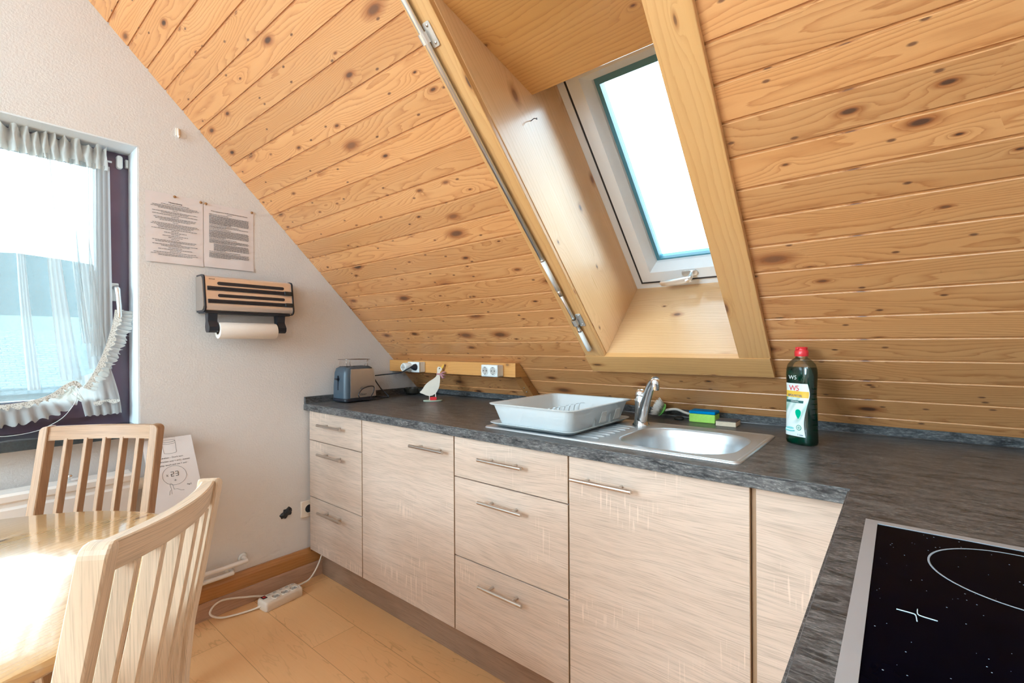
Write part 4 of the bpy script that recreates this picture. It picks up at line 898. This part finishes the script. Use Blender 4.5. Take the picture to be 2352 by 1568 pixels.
# leaning instruction card
d_ = Vector((.548, 0, -.836)); t = thing('instruction_card', 'white thermostat instruction card leaning on the wall beside the radiator', 'card', M=frame((.03, .503, .812), (0, 1, 0), -d_, (.836, 0, .548)))
w, h = .168, .33
m = MB(); m.box((0, -h, -.0006), (w, 0, .0006)); m.build('card_sheet', paper_white, t)
P_ = lambda x, y: T((x, y, .0008))
texts([('Nicht drehen – Don\'t turn', .0090, P_(.126, -.088), dict(align='RIGHT')), ('Nur drücken und + und - nutzen', .0090, P_(.147, -.1035), dict(align='RIGHT')), ('Display: touch and use + and -', .0086, P_(.138, -.119), dict(align='RIGHT'))]).build('printed_text', ink, t)
m = MB()
def arc(cx_, cy_, rx, ry, a0=0, a1=2 * PI, r=.0005, n=40): m.tube([(cx_ + rx * math.cos(a0 + (a1 - a0) * k / n), cy_ + ry * math.sin(a0 + (a1 - a0) * k / n), .001) for k in range(n + 1)], r, 4)
arc(.085, -.165, .040, .040)
def ln(pts, r=.0005): m.tube([(x, y, .001) for x, y in pts], r, 4)
arc(.085, -.016, .023, .005); ln([(.062, -.016), (.064, -.066)]); ln([(.108, -.016), (.106, -.066)]); arc(.085, -.066, .021, .005, PI, 2 * PI); arc(.085, -.024, .023, .005, PI, 2 * PI)
ln([(.066, -.240), (.067, -.222), (.064, -.200), (.068, -.195), (.073, -.202), (.075, -.222), (.086, -.222), (.096, -.230), (.108, -.232)]); ln([(.066, -.222), (.060, -.228), (.058, -.242)])
def seg(x, y, s, segs):
    S = {'a': ((0, 2), (1, 2)), 'b': ((1, 2), (1, 1)), 'c': ((1, 1), (1, 0)), 'd': ((0, 0), (1, 0)), 'e': ((0, 1), (0, 0)), 'f': ((0, 2), (0, 1)), 'g': ((0, 1), (1, 1))}
    for c in segs: p, q2 = S[c]; ln([(x + p[0] * s, y + p[1] * s), (x + q2[0] * s, y + q2[1] * s)], .0011)
seg(.074, -.168, .009, 'abged'); seg(.089, -.168, .009, 'abgcd')
ln([(.081, -.186), (.089, -.186)], .0006); ln([(.085, -.182), (.085, -.190)], .0006); ln([(.058, -.158), (.064, -.166)], .0006); ln([(.064, -.158), (.058, -.166)], .0006)
m.build('line_drawing', ink2, t)
texts([('Fig.2', .008, P_(.128, -.212))]).build('caption', ink2, t)
# ------------------------------------------------------------------ window bits and curtain
for nm, lb, b0, b1, rr in (('window_sensor', 'white rounded contact sensor at the top of the window sash', (.456, 1.914, -.122), (.476, 1.968, -.106), .009), ('sensor_magnet', 'small white square magnet piece beside the window sensor', (.487, 1.928, -.14), (.4985, 1.962, -.122), .002)):
    m = MB(); m.loft([rrect(b0[0] + e, b1[0] - e, b0[1] + e, b1[1] - e, rr - e * .9, z, 5) for e, z in ((0, b0[2]), (0, b1[2] - .003), (.002, b1[2]))]); tag(m.build(nm, white_pl, M=GW(0, 0), smooth_angle=40), lb, 'sensor')
t = thing('curtain', 'sheer white ruffled curtain over the window, hem hooked on the window handle', 'curtain', M=GW(0, 0))
XC = -.098
m = MB(); m.tube([(-.56, 1.932, XC - .006), (.440, 1.932, XC - .006)], .004, 8); m.build('curtain_rod', white_pl, t)
lace_pts = [(-.56, .985), (-.2, .985), (.03, .985), (.13, .985), (.20, .992), (.255, 1.012), (.295, 1.045), (.325, 1.058), (.345, 1.035)]
lace2 = [(.345, 1.030), (.375, 1.085), (.402, 1.155), (.422, 1.225), (.436, 1.29), (.442, 1.335)]
def interp(pl, y):
    for i in range(len(pl) - 1):
        if pl[i][0] <= y <= pl[i + 1][0]:
            k = (y - pl[i][0]) / max(1e-9, pl[i + 1][0] - pl[i][0]); return pl[i][1] + k * (pl[i + 1][1] - pl[i][1])
    return pl[-1][1]
hem = lace_pts[:-1] + lace2
rc = random.Random(11); ph = [(rc.uniform(20, 90), rc.uniform(0, 6.3), rc.uniform(.3, 1)) for _ in range(8)]
def fold(y, z):
    s = sum(a * math.sin(f * y + p + (1.93 - z) * .5 * math.sin(f)) for f, p, a in ph); return .0045 * s
m = MB(); NY, NZ = 150, 40
rows = []
for j in range(NZ + 1):
    row = []
    for i in range(NY + 1):
        y = -.55 + .972 * i / NY; zb_ = interp(hem, y); z = 1.905 + (zb_ - 1.905) * j / NZ
        pull = max(0, (1.5 - z) / .5) * max(0, y - .1) * .0
        row.append(Vector((y, z, XC + fold(y, z) * (.6 + .4 * (1.9 - z)) + pull)))
    rows.append(row)
m.loft(rows, False, False, closed=False); m.build('sheer_panel', sheer_m, t)
# denser gathered folds hanging at the right side and mid
def strip(y0t, y0b, wt, wb, z0, z1, k, mt=fold_m):
    m = MB(); R = []
    for j in range(17):
        f = j / 16; z = z0 + (z1 - z0) * f; yc = y0t + (y0b - y0t) * f ** 1.6; w_ = wt + (wb - wt) * f
        R.append([Vector((yc + w_ * (i / 10 - .5), z, XC + .012 + .003 * math.sin(i * 2.1 + k))) for i in range(11)])
    m.loft(R, False, False, closed=False); m.build('gathered_fold', mt, t)
strip(.405, .408, .05, .06, 1.905, 1.19, 0); strip(.375, .385, .02, .03, 1.905, 1.15, 1); strip(.335, .40, .018, .07, 1.905, 1.10, 2); strip(.25, .315, .02, .06, 1.905, 1.06, 3); strip(.17, .215, .012, .035, 1.905, 1.03, 4); strip(.31, .36, .012, .03, 1.905, 1.20, 5); strip(.05, .08, .02, .03, 1.905, .99, 6)
# header ruffle
m = MB(); R = []
for j in range(7):
    f = j / 6; row = []
    for i in range(241):
        y = -.55 + .972 * i / 240; am = .004 + .011 * abs(f - .38) * 2
        z = 1.886 + .093 * f + (.010 * math.sin(i * .55 + math.sin(i * .21) * 2) if j == 6 else 0)
        row.append(Vector((y + .003 * math.sin(i * 1.1 + j), z, XC + .010 + am * math.sin(i * .9 + 1.3 * math.sin(i * .13)) )))
    R.append(row)
m.loft(R, False, False, closed=False); m.build('header_ruffle', ruffle_m, t)
def ribbon(path, w0, w1, amp, freq, mt, nm, off=.012, side=1, n=10, k0=0):
    P = spline([(a, b, 0) for a, b in path], n); R = [[], [], [], [], []]; s = 0.
    for i, p in enumerate(P):
        d = (P[min(i + 1, len(P) - 1)] - P[max(i - 1, 0)]).normalized(); nn = Vector((d.y, -d.x, 0)) * side
        f = i / (len(P) - 1)
        for r in range(5):
            k = r / 4; w_ = (w0 + (w1 - w0) * f) * k
            e = .006 * math.sin(i * freq * 1.3 + k0) * (1 if r == 4 else 0)
            q3 = p + nn * (w_ + e) + d * (.004 * k * math.sin(i * freq + k0)); R[r].append(Vector((q3.x, q3.y, XC + off + amp * k * math.sin(i * freq + k0))))
    m = MB(); m.loft(R, False, False, closed=False); return m.build(nm, mt, t)
pA = lace_pts; pB = lace2
fine = lambda pl: [tuple(v)[:2] for v in spline([(a, b, 0) for a, b in pl], 6)]
ribbon(fine(pA), .075, .080, .006, .75, ruffle_m, 'hem_ruffle', .016, 1, 3)
ribbon(fine(pB), .035, .070, .006, 1.0, ruffle_m, 'hem_ruffle', .020, 1, 4)
m_l, nt, b = newmat('lace'); u, v = uvs(nt); vo = nd(nt, 'ShaderNodeTexVoronoi', {'Vector': xyz(nt, ma(nt, 'MULTIPLY', u, 150.), ma(nt, 'MULTIPLY', v, 150.)), 'Scale': 1.}, voronoi_dimensions='2D')
nt.links.new(mixc(nt, ramp(nt, vo.outputs['Distance'], [(.16, 0.), (.26, 1.)]), (.30, .27, .23), (.74, .71, .65)), b.inputs['Base Color']); b.inputs['Roughness'].default_value = .9
ribbon(fine(pA), .018, .018, .001, .7, m_l, 'lace_band', .022, 1, 3); ribbon(fine(pB), .018, .022, .001, .7, m_l, 'lace_band', .028, 1, 4)
# hanging tail below the gather
m = MB(); R = []
for j in range(13):
    f = j / 12; yl_, yr_ = .325 + .028 * f, .43 + .035 * math.sin(f * 1.4); z = 1.085 - .168 * f
    R.append([Vector((yl_ + (yr_ - yl_) * i / 20, z + .012 * (i / 20 - .5) * (1 - f) * 3 + (.003 * math.sin(i * 1.7) if j == 12 else 0), XC + .010 + .006 * math.sin(i * 1.25) * (.3 + f))) for i in range(21)])
m.loft(R, False, False, closed=False); m.build('hem_tail', ruffle_m, t)
ribbon([(.375, .972), (.42, .978), (.455, .975)], .012, .012, .001, .7, m_l, 'lace_band', .022, 1, 6)
m = MB(); m.tube(spline([(.325, 1.04, XC + .04), (.322, .985, XC + .045), (.29, .93, XC + .05), (.25, .90, XC + .05), (.21, .885, XC + .06), (.15, .880, XC + .07), (.10, .885, XC + .07), (-.05, .90, XC + .06)], 8), .0012, 6); m.build('pull_string', white_pl, t)
# ------------------------------------------------------------------ power strip
sd = Vector((-.016, .172, 0)).normalized()
t = thing('power_strip', 'white power strip with red switch lying on the floor by the skirting', 'power strip', M=frame((.128, .997, .0005), sd, (-sd.y, sd.x, 0), (0, 0, 1)))
m = MB(); m.loft([rrect(-.090 + e, .090 - e, -.040 + e, .040 - e, .012, z, 5) for e, z in ((.002, 0), (0, .003), (0, .030), (.002, .038), (.006, .042))]); bd = m.build('strip_body', cream_pl, t, smooth_angle=40)
for k in range(3): schuko(bd, T((-.030 + k * .042, -.016, .0421)) @ RZ(35), .0165, cream_pl, well_shade, copper)
for k in range(5):
    a, b = MB(), MB()
    a.loft([rrect(-.046 + k * .029 - .010, -.046 + k * .029 + .010, .014, .028, .006, z, 4) for z in (.042, .0438)])
    b.loft([rrect(-.046 + k * .029 - .0078, -.046 + k * .029 + .0078, .016, .026, .0045, z, 4) for z in (.0439, .0442)])
    a.build('flat_socket', cream_pl, bd); b.build('flat_socket_well', well_shade, bd)
m = MB(); m.box((-.078, .004, .041), (-.058, .032, .0435), .001); sw = m.build('switch_frame', black_pl, bd)
m = MB(); m.box((-.074, .008, .0432), (-.062, .022, .0458), .001); m.build('switch', plain('red_switch', (.35, .02, .02), .3), bd)
Mi = t.matrix_world.inverted()
m = MB(); m.tube(spline([Mi @ Vector(p) for p in ((.128, .915, .018), (.118, .89, .010), (.100, .83, .007), (.085, .77, .012), (.078, .735, .030), (.072, .725, .048), (.060, .745, .066), (.050, .78, .070), (.046, .83, .058), (.050, .87, .046), (.056, .91, .036), (.060, .98, .012), (.062, 1.06, .010), (.072, 1.11, .012), (.075, 1.16, .022), (.068, 1.20, .055), (.060, 1.23, .10), (.058, 1.243, .141))], 8), .0043, 8); m.tube([Mi @ Vector((.128, .918, .018)), Mi @ Vector((.121, .898, .012))], [.0075, .005], 10)
m.build('cord', cream_pl, t)
# ------------------------------------------------------------------ table
t = thing('round_table', 'round varnished pine dining table by the window', 'table', (.967, -.067, 0))
m = MB(); R_ = .467
m.lathe([(0, .712), (R_ - .02, .712), (R_ - .006, .716), (R_, .724), (R_, .732), (R_ - .004, .738), (R_ - .012, .740), (0, .740)], (0, 0, 0), 72); tt = m.build('tabletop', table_pine, t, smooth_angle=40, grain=1, M=RZ(25))
m = MB(); m.lathe([(.30, .655), (.32, .655), (.32, .711), (.30, .711), (.30, .655)], (0, 0, 0), 48, cap=False); m.build('apron', table_pine, t)
m = MB(); m.lathe([(0, 0), (.105, 0), (.105, .012), (.09, .03), (.055, .05), (.038, .09), (.038, .60), (.06, .65), (.10, .70), (.10, .7115), (0, .7115)], (0, 0, 0), 32); m.build('pedestal', table_pine, t, grain=2, smooth_angle=40)
# ------------------------------------------------------------------ chairs
CH, CW = .93, .335
def back_y(z):   # rear post line: y (negative = backwards)
    pts = [(-.02, 0.), (-.20 + .105, .0), (0, 0)]
    tab = [(0., -.235), (.20, -.205), (.45, -.172), (.55, -.176), (.645, -.186), (.745, -.206), (.84, -.224), (.93, -.240)]
    for i in range(len(tab) - 1):
        if tab[i][0] <= z <= tab[i + 1][0]:
            k = (z - tab[i][0]) / (tab[i + 1][0] - tab[i][0]); return tab[i][1] + k * (tab[i + 1][1] - tab[i][1])
    return tab[-1][1]
def make_chair(name, label, M, wood, CW=.335):
    t = thing(name, label, 'chair', M=M)
    for sx_ in (-1, 1):
        x = sx_ * (CW / 2 - .013)
        zs = [0, .1, .2, .3, .4, .45, .5, .55, .6, .65, .7, .75, .8, .85, .9, .915]
        m = MB(); R = []
        for z, ins, e in [(z, 0, 0) for z in zs[:-1]] + [(.912, 0, 0), (.918, .001, 0), (.9235, .0045, .0004), (.9275, .010, .0016), (.9292, .0165, .0034)]:
            y0 = back_y(min(z, .92)); hx0, hx1, hy, c = .013 - (ins if sx_ < 0 else 0), .013 - (ins if sx_ > 0 else 0), .0188 - e, .0025
            R.append([Vector((x + a, y0 + b, z)) for a, b in ((-hx0 + c, -hy), (hx1 - c, -hy), (hx1, -hy + c), (hx1, hy - c), (hx1 - c, hy), (-hx0 + c, hy), (-hx0, hy - c), (-hx0, -hy + c))])
        m.loft(R, smooth=False)
        m.build('back_post', wood, t, grain=2)
        m = MB(); m.sweep([(sx_ * (CW / 2 + .025), .13, 0), (sx_ * (CW / 2 + .022), .125, .43)], .034, .034); m.build('front_leg', wood, t, grain=2)
    def rail(z0, z1, bow, th, nm):
        m = MB(); R = []
        for i in range(13):
            f = i / 12; x = (f - .5) * (CW - .05); b = bow * (1 - (2 * f - 1) ** 2)
            R.append([Vector((x, back_y(z) - b + dy, z)) for z, dy in ((z0, -th / 2), (z0, th / 2), ((z0 + z1) / 2, th / 2), (z1 - .002, th / 2), (z1, th / 2 - .003), (z1, -th / 2 + .003), (z1 - .002, -th / 2), ((z0 + z1) / 2, -th / 2))])
        m.loft(R, smooth=False); m.build(nm, wood, t, grain=0, smooth_angle=30)
    rail(.884, .927, .024, .024, 'top_rail'); rail(.485, .525, .020, .022, 'lower_rail')
    for k in range(5):
        f = (k + 1) / 6; x = (f - .5) * (CW - .03); b = .022 * (1 - (2 * f - 1) ** 2)
        m = MB(); m.sweep([(x, back_y(z) - b, z) for z in (.52, .58, .64, .70, .76, .82, .886)], .012, .026); m.build('slat', wood, t, grain=2)
    m = MB(); m.loft([[Vector((x * k, y * k + .01, z)) for x, y in ((-.165, -.185), (.165, -.185), (.20, .14), (.19, .155), (-.19, .155), (-.20, .14))] for z, k in ((.43, 1), (.452, 1.01), (.458, .98))], smooth=False); m.build('seat', wood, t)
    m = MB(); m.box((-.175, .115, .375), (.175, .135, .43)); m.box((-.15, -.185, .375), (.15, -.165, .43)); m.box((-.178, -.17, .375), (-.158, .12, .43)); m.box((.158, -.17, .375), (.178, .12, .43)); m.build('apron', wood, t)
    return t
def chair_frame(pl, pr):   # pl/pr: plan positions of the outer top back corners, seen from behind (left, right)
    pl, pr = Vector(pl), Vector(pr); x = (pr - pl).normalized(); y = Vector((-x.y, x.x)); c = (pl + pr) / 2
    o = c - y * back_y(.93) + y * .021
    return frame((o.x, o.y, 0), (x.x, x.y, 0), (y.x, y.y, 0), (0, 0, 1))
make_chair('dining_chair', 'pale beech slat-back chair on the room side of the round table', chair_frame((1.555, .140), (1.306, .361)), chair_wood)
make_chair('dining_chair.001', 'brown beech slat-back chair between the table and the window wall', chair_frame((.432, .482), (.174, .228)), chair_wood2, .362)
# ------------------------------------------------------------------ cooktop
t = thing('cooktop', 'black glass built-in cooktop with steel frame', 'cooktop', (2.57, .68, .89)); Mi = T((-2.57, -.68, -.89))
x0, x1, y0, y1 = 2.305, 2.835, .33, .983
m = MB(); m.slab([x0, x0 + .016, x1 - .016, x1], [y0, y0 + .016, y1 - .016, y1], .8902, .8945, lambda i, j: not (i == 1 and j == 1))
m.build('steel_frame', hob_frame_steel, t, M=Mi)
m = MB(); m.box((x0 + .016, y0 + .016, .8903), (x1 - .016, y1 - .016, .8935)); m.build('glass_plate', black_glass, t, M=Mi)
for cx_, cy_, r in ((2.4745, .850, .0955), (2.70, .84, .075), (2.47, .50, .075), (2.70, .50, .09)):
    m = MB(); m.lathe([(r - .0012, 0), (r + .0012, 0), (r + .0012, .0003), (r - .0012, .0003), (r - .0012, 0)], (cx_, cy_, .8936), 64, cap=False); m.build('cooking_zone_ring', mark_grey, t, M=Mi)
m = MB()
for pts in (((2.346, .672), (2.358, .672), (2.362, .670), (2.363, .656)), ((2.364, .686), (2.364, .674), (2.368, .671), (2.380, .670))):
    P = [(x, y, .8938) for x, y in pts]; m.tube(spline(P, 4), .0007, 4)
m.build('position_mark', mark_light, t, M=Mi)
m = MB(); rs = random.Random(2)
for k in range(90):
    x, y = rs.uniform(x0 + .02, x0 + .2), rs.uniform(.5, y1 - .02); r = rs.uniform(.0003, .0010); m.lathe([(0, 0), (r, 0), (0, .0003)], (x, y, .8936), 5)
o = m.build('dust_specks', mark_grey, t, M=Mi); o['kind'] = 'stuff'
# ------------------------------------------------------------------ outside
def outdoors():
    m, nt, b = newmat('far_hill'); tc = nd(nt, 'ShaderNodeTexCoord').outputs['Object']
    n = noise(nt, tc, .6, 6, .7); nt.links.new(mixc(nt, n, (.036, .047, .047), (.062, .073, .072)), b.inputs['Base Color']); b.inputs['Roughness'].default_value = 1.
    hm = m
    m, nt, b = newmat('meadow'); tc = nd(nt, 'ShaderNodeTexCoord').outputs['Object']
    n = noise(nt, tc, .15, 4); nt.links.new(mixc(nt, n, (.085, .105, .09), (.105, .125, .11)), b.inputs['Base Color']); b.inputs['Roughness'].default_value = 1.
    mm = m
    R = []; rh = random.Random(4)
    for j in range(9):
        f = j / 8; R.append([Vector((-62 - 22 * f, y, -4 + f ** .8 * (15.5 + .9 * math.sin(y * .07 + 1) + .5 * math.sin(y * .23)) + (rh.uniform(-.25, .25) if j > 5 else 0))) for y in [-90 + 3 * i for i in range(61)]])
    g = MB(); g.loft(R, False, False, closed=False); o = g.build('hill_backdrop', hm); o['kind'] = 'structure'
    g = MB(); g.loft([[Vector((x, y, z)) for y in (-90, -40, -10, 20, 60, 90)] for x, z in ((-.5, -4.5), (-22, -4.5), (-40, -2.5), (-64, 4.2))], False, False, closed=False); o = g.build('ground', mm); o['kind'] = 'structure'
    t = thing('neighbour_house', 'pale house with tiled roof seen through the curtain', 'house', (-17, 1.2, -4.5))
    g = MB(); g.box((-3, -6, 0), (3, 4, 4.75)); g.build('wall', plain('house_render', (.20, .21, .21), .9), t)
    rm, nt, b = newmat('roof_tiles'); u, v = uvs(nt)
    br = nd(nt, 'ShaderNodeTexBrick', {'Vector': xyz(nt, u, v), 'Scale': 2.2, 'Color1': (.11, .125, .13, 1), 'Color2': (.13, .145, .15, 1), 'Mortar': (.07, .085, .09, 1), 'Mortar Size': .03}); nt.links.new(br.outputs[0], b.inputs['Base Color']); b.inputs['Roughness'].default_value = .9
    g = MB(); g.loft([[Vector((x, y, z)) for x, z in ((3.3, 4.7), (0.2, 6.15), (-3.3, 4.7), (-3.3, 4.55), (3.3, 4.55))] for y in (-6.3, 4.3)], smooth=False); g.build('roof', rm, t, grain=1)
    for y in (-1.7, 1.1):
        g = MB(); g.box((2.98, y - .5, 3.0), (3.05, y + .5, 4.3)); wf = g.build('window', plain('house_window', (.24, .25, .25), .6), t)
        g = MB(); g.box((3.051, y - .4, 3.1), (3.06, y + .4, 4.2)); g.build('pane', plain('house_glass', (.07, .09, .1), .3), wf)
outdoors()
# ------------------------------------------------------------------ light
wd = bpy.data.worlds.new('sky'); SC.world = wd; wd.use_nodes = True; nt = wd.node_tree; bg = nt.nodes['Background']
tc = nd(nt, 'ShaderNodeTexCoord').outputs['Generated']; sp = nd(nt, 'ShaderNodeSeparateXYZ', {0: tc})
nt.links.new(ramp(nt, sp.outputs[2], [(0, (1., .97, .92)), (.5, (1., .965, .92)), (1, (.95, .95, .95))]), bg.inputs[0]); bg.inputs[1].default_value = 5.0
def area(nm, M, sx, sy, power, col=(1, 1, 1), portal=False):
    l = bpy.data.lights.new(nm, 'AREA'); l.shape = 'RECTANGLE'; l.size = sx; l.size_y = sy; l.energy = power; l.color = col
    if portal: l.cycles.is_portal = True
    o = bpy.data.objects.new(nm, l); COL.objects.link(o); o.matrix_world = M; return o
def look(loc, tgt):
    d = (Vector(tgt) - Vector(loc)).normalized(); return T(loc) @ d.to_track_quat('-Z', 'Y').to_matrix().to_4x4()
area('skylight_portal', SLOPE @ T((1.70, 1.95, .50)), .48, .9, 1, portal=True)
area('window_portal', look((-.32, -.06, 1.43), (1, -.06, 1.43)), 1.1, 1.1, 1, portal=True)
area('fill_light', look((1.5, -1.7, 2.70), (1.5, -1.0, 0)), 1.8, 1.4, 22, (.96, .98, 1.))  # added overhead fill, not a fitting of the room
area('fill_light.001', look((.75, -2.8, 1.8), (1.7, 1.2, 1.15)), 1.9, 1.5, 112, (.95, .97, 1.))  # added broad fill from behind the camera, no lamp stands there
sl = bpy.data.lights.new('fill_spot', 'SPOT'); sl.energy = 34; sl.spot_size = math.radians(58); sl.spot_blend = 1.; sl.shadow_soft_size = .35; sl.color = (1, .98, .95)  # added fill, brightens the low right part of the sloped ceiling
so = bpy.data.objects.new('fill_spot', sl); COL.objects.link(so); so.matrix_world = look((2.7, -.9, 2.45), (2.45, 1.8, 1.15))
def sun(nm, d, e, ang, col):
    l = bpy.data.lights.new(nm, 'SUN'); l.energy = e; l.angle = math.radians(ang); l.color = col
    o = bpy.data.objects.new(nm, l); COL.objects.link(o); o.matrix_world = look((0, 0, 8), Vector((0, 0, 8)) + Vector(d))
sun('sky_glow_gable', (1, .12, -.18), 2.6, 50, (.95, .98, 1.))
sun('sky_glow_roof', (-.5, -.5, -.70), 4.0, 40, (.96, .98, 1.))
SC.view_settings.view_transform = 'Standard'; SC.view_settings.look = 'None'; SC.view_settings.exposure = .5; SC.view_settings.gamma = 1.
SC.view_settings.use_white_balance = True; SC.view_settings.white_balance_temperature = 4900; SC.view_settings.white_balance_tint = -12
SC.cycles.max_bounces = 8; SC.cycles.diffuse_bounces = 4; SC.cycles.glossy_bounces = 3; SC.cycles.transmission_bounces = 4; SC.cycles.transparent_max_bounces = 16; SC.cycles.use_adaptive_sampling = True; SC.cycles.adaptive_threshold = .1; SC.cycles.adaptive_min_samples = 12; SC.cycles.caustics_reflective = False; SC.cycles.caustics_refractive = False
SC.cycles.sample_clamp_indirect = 8.
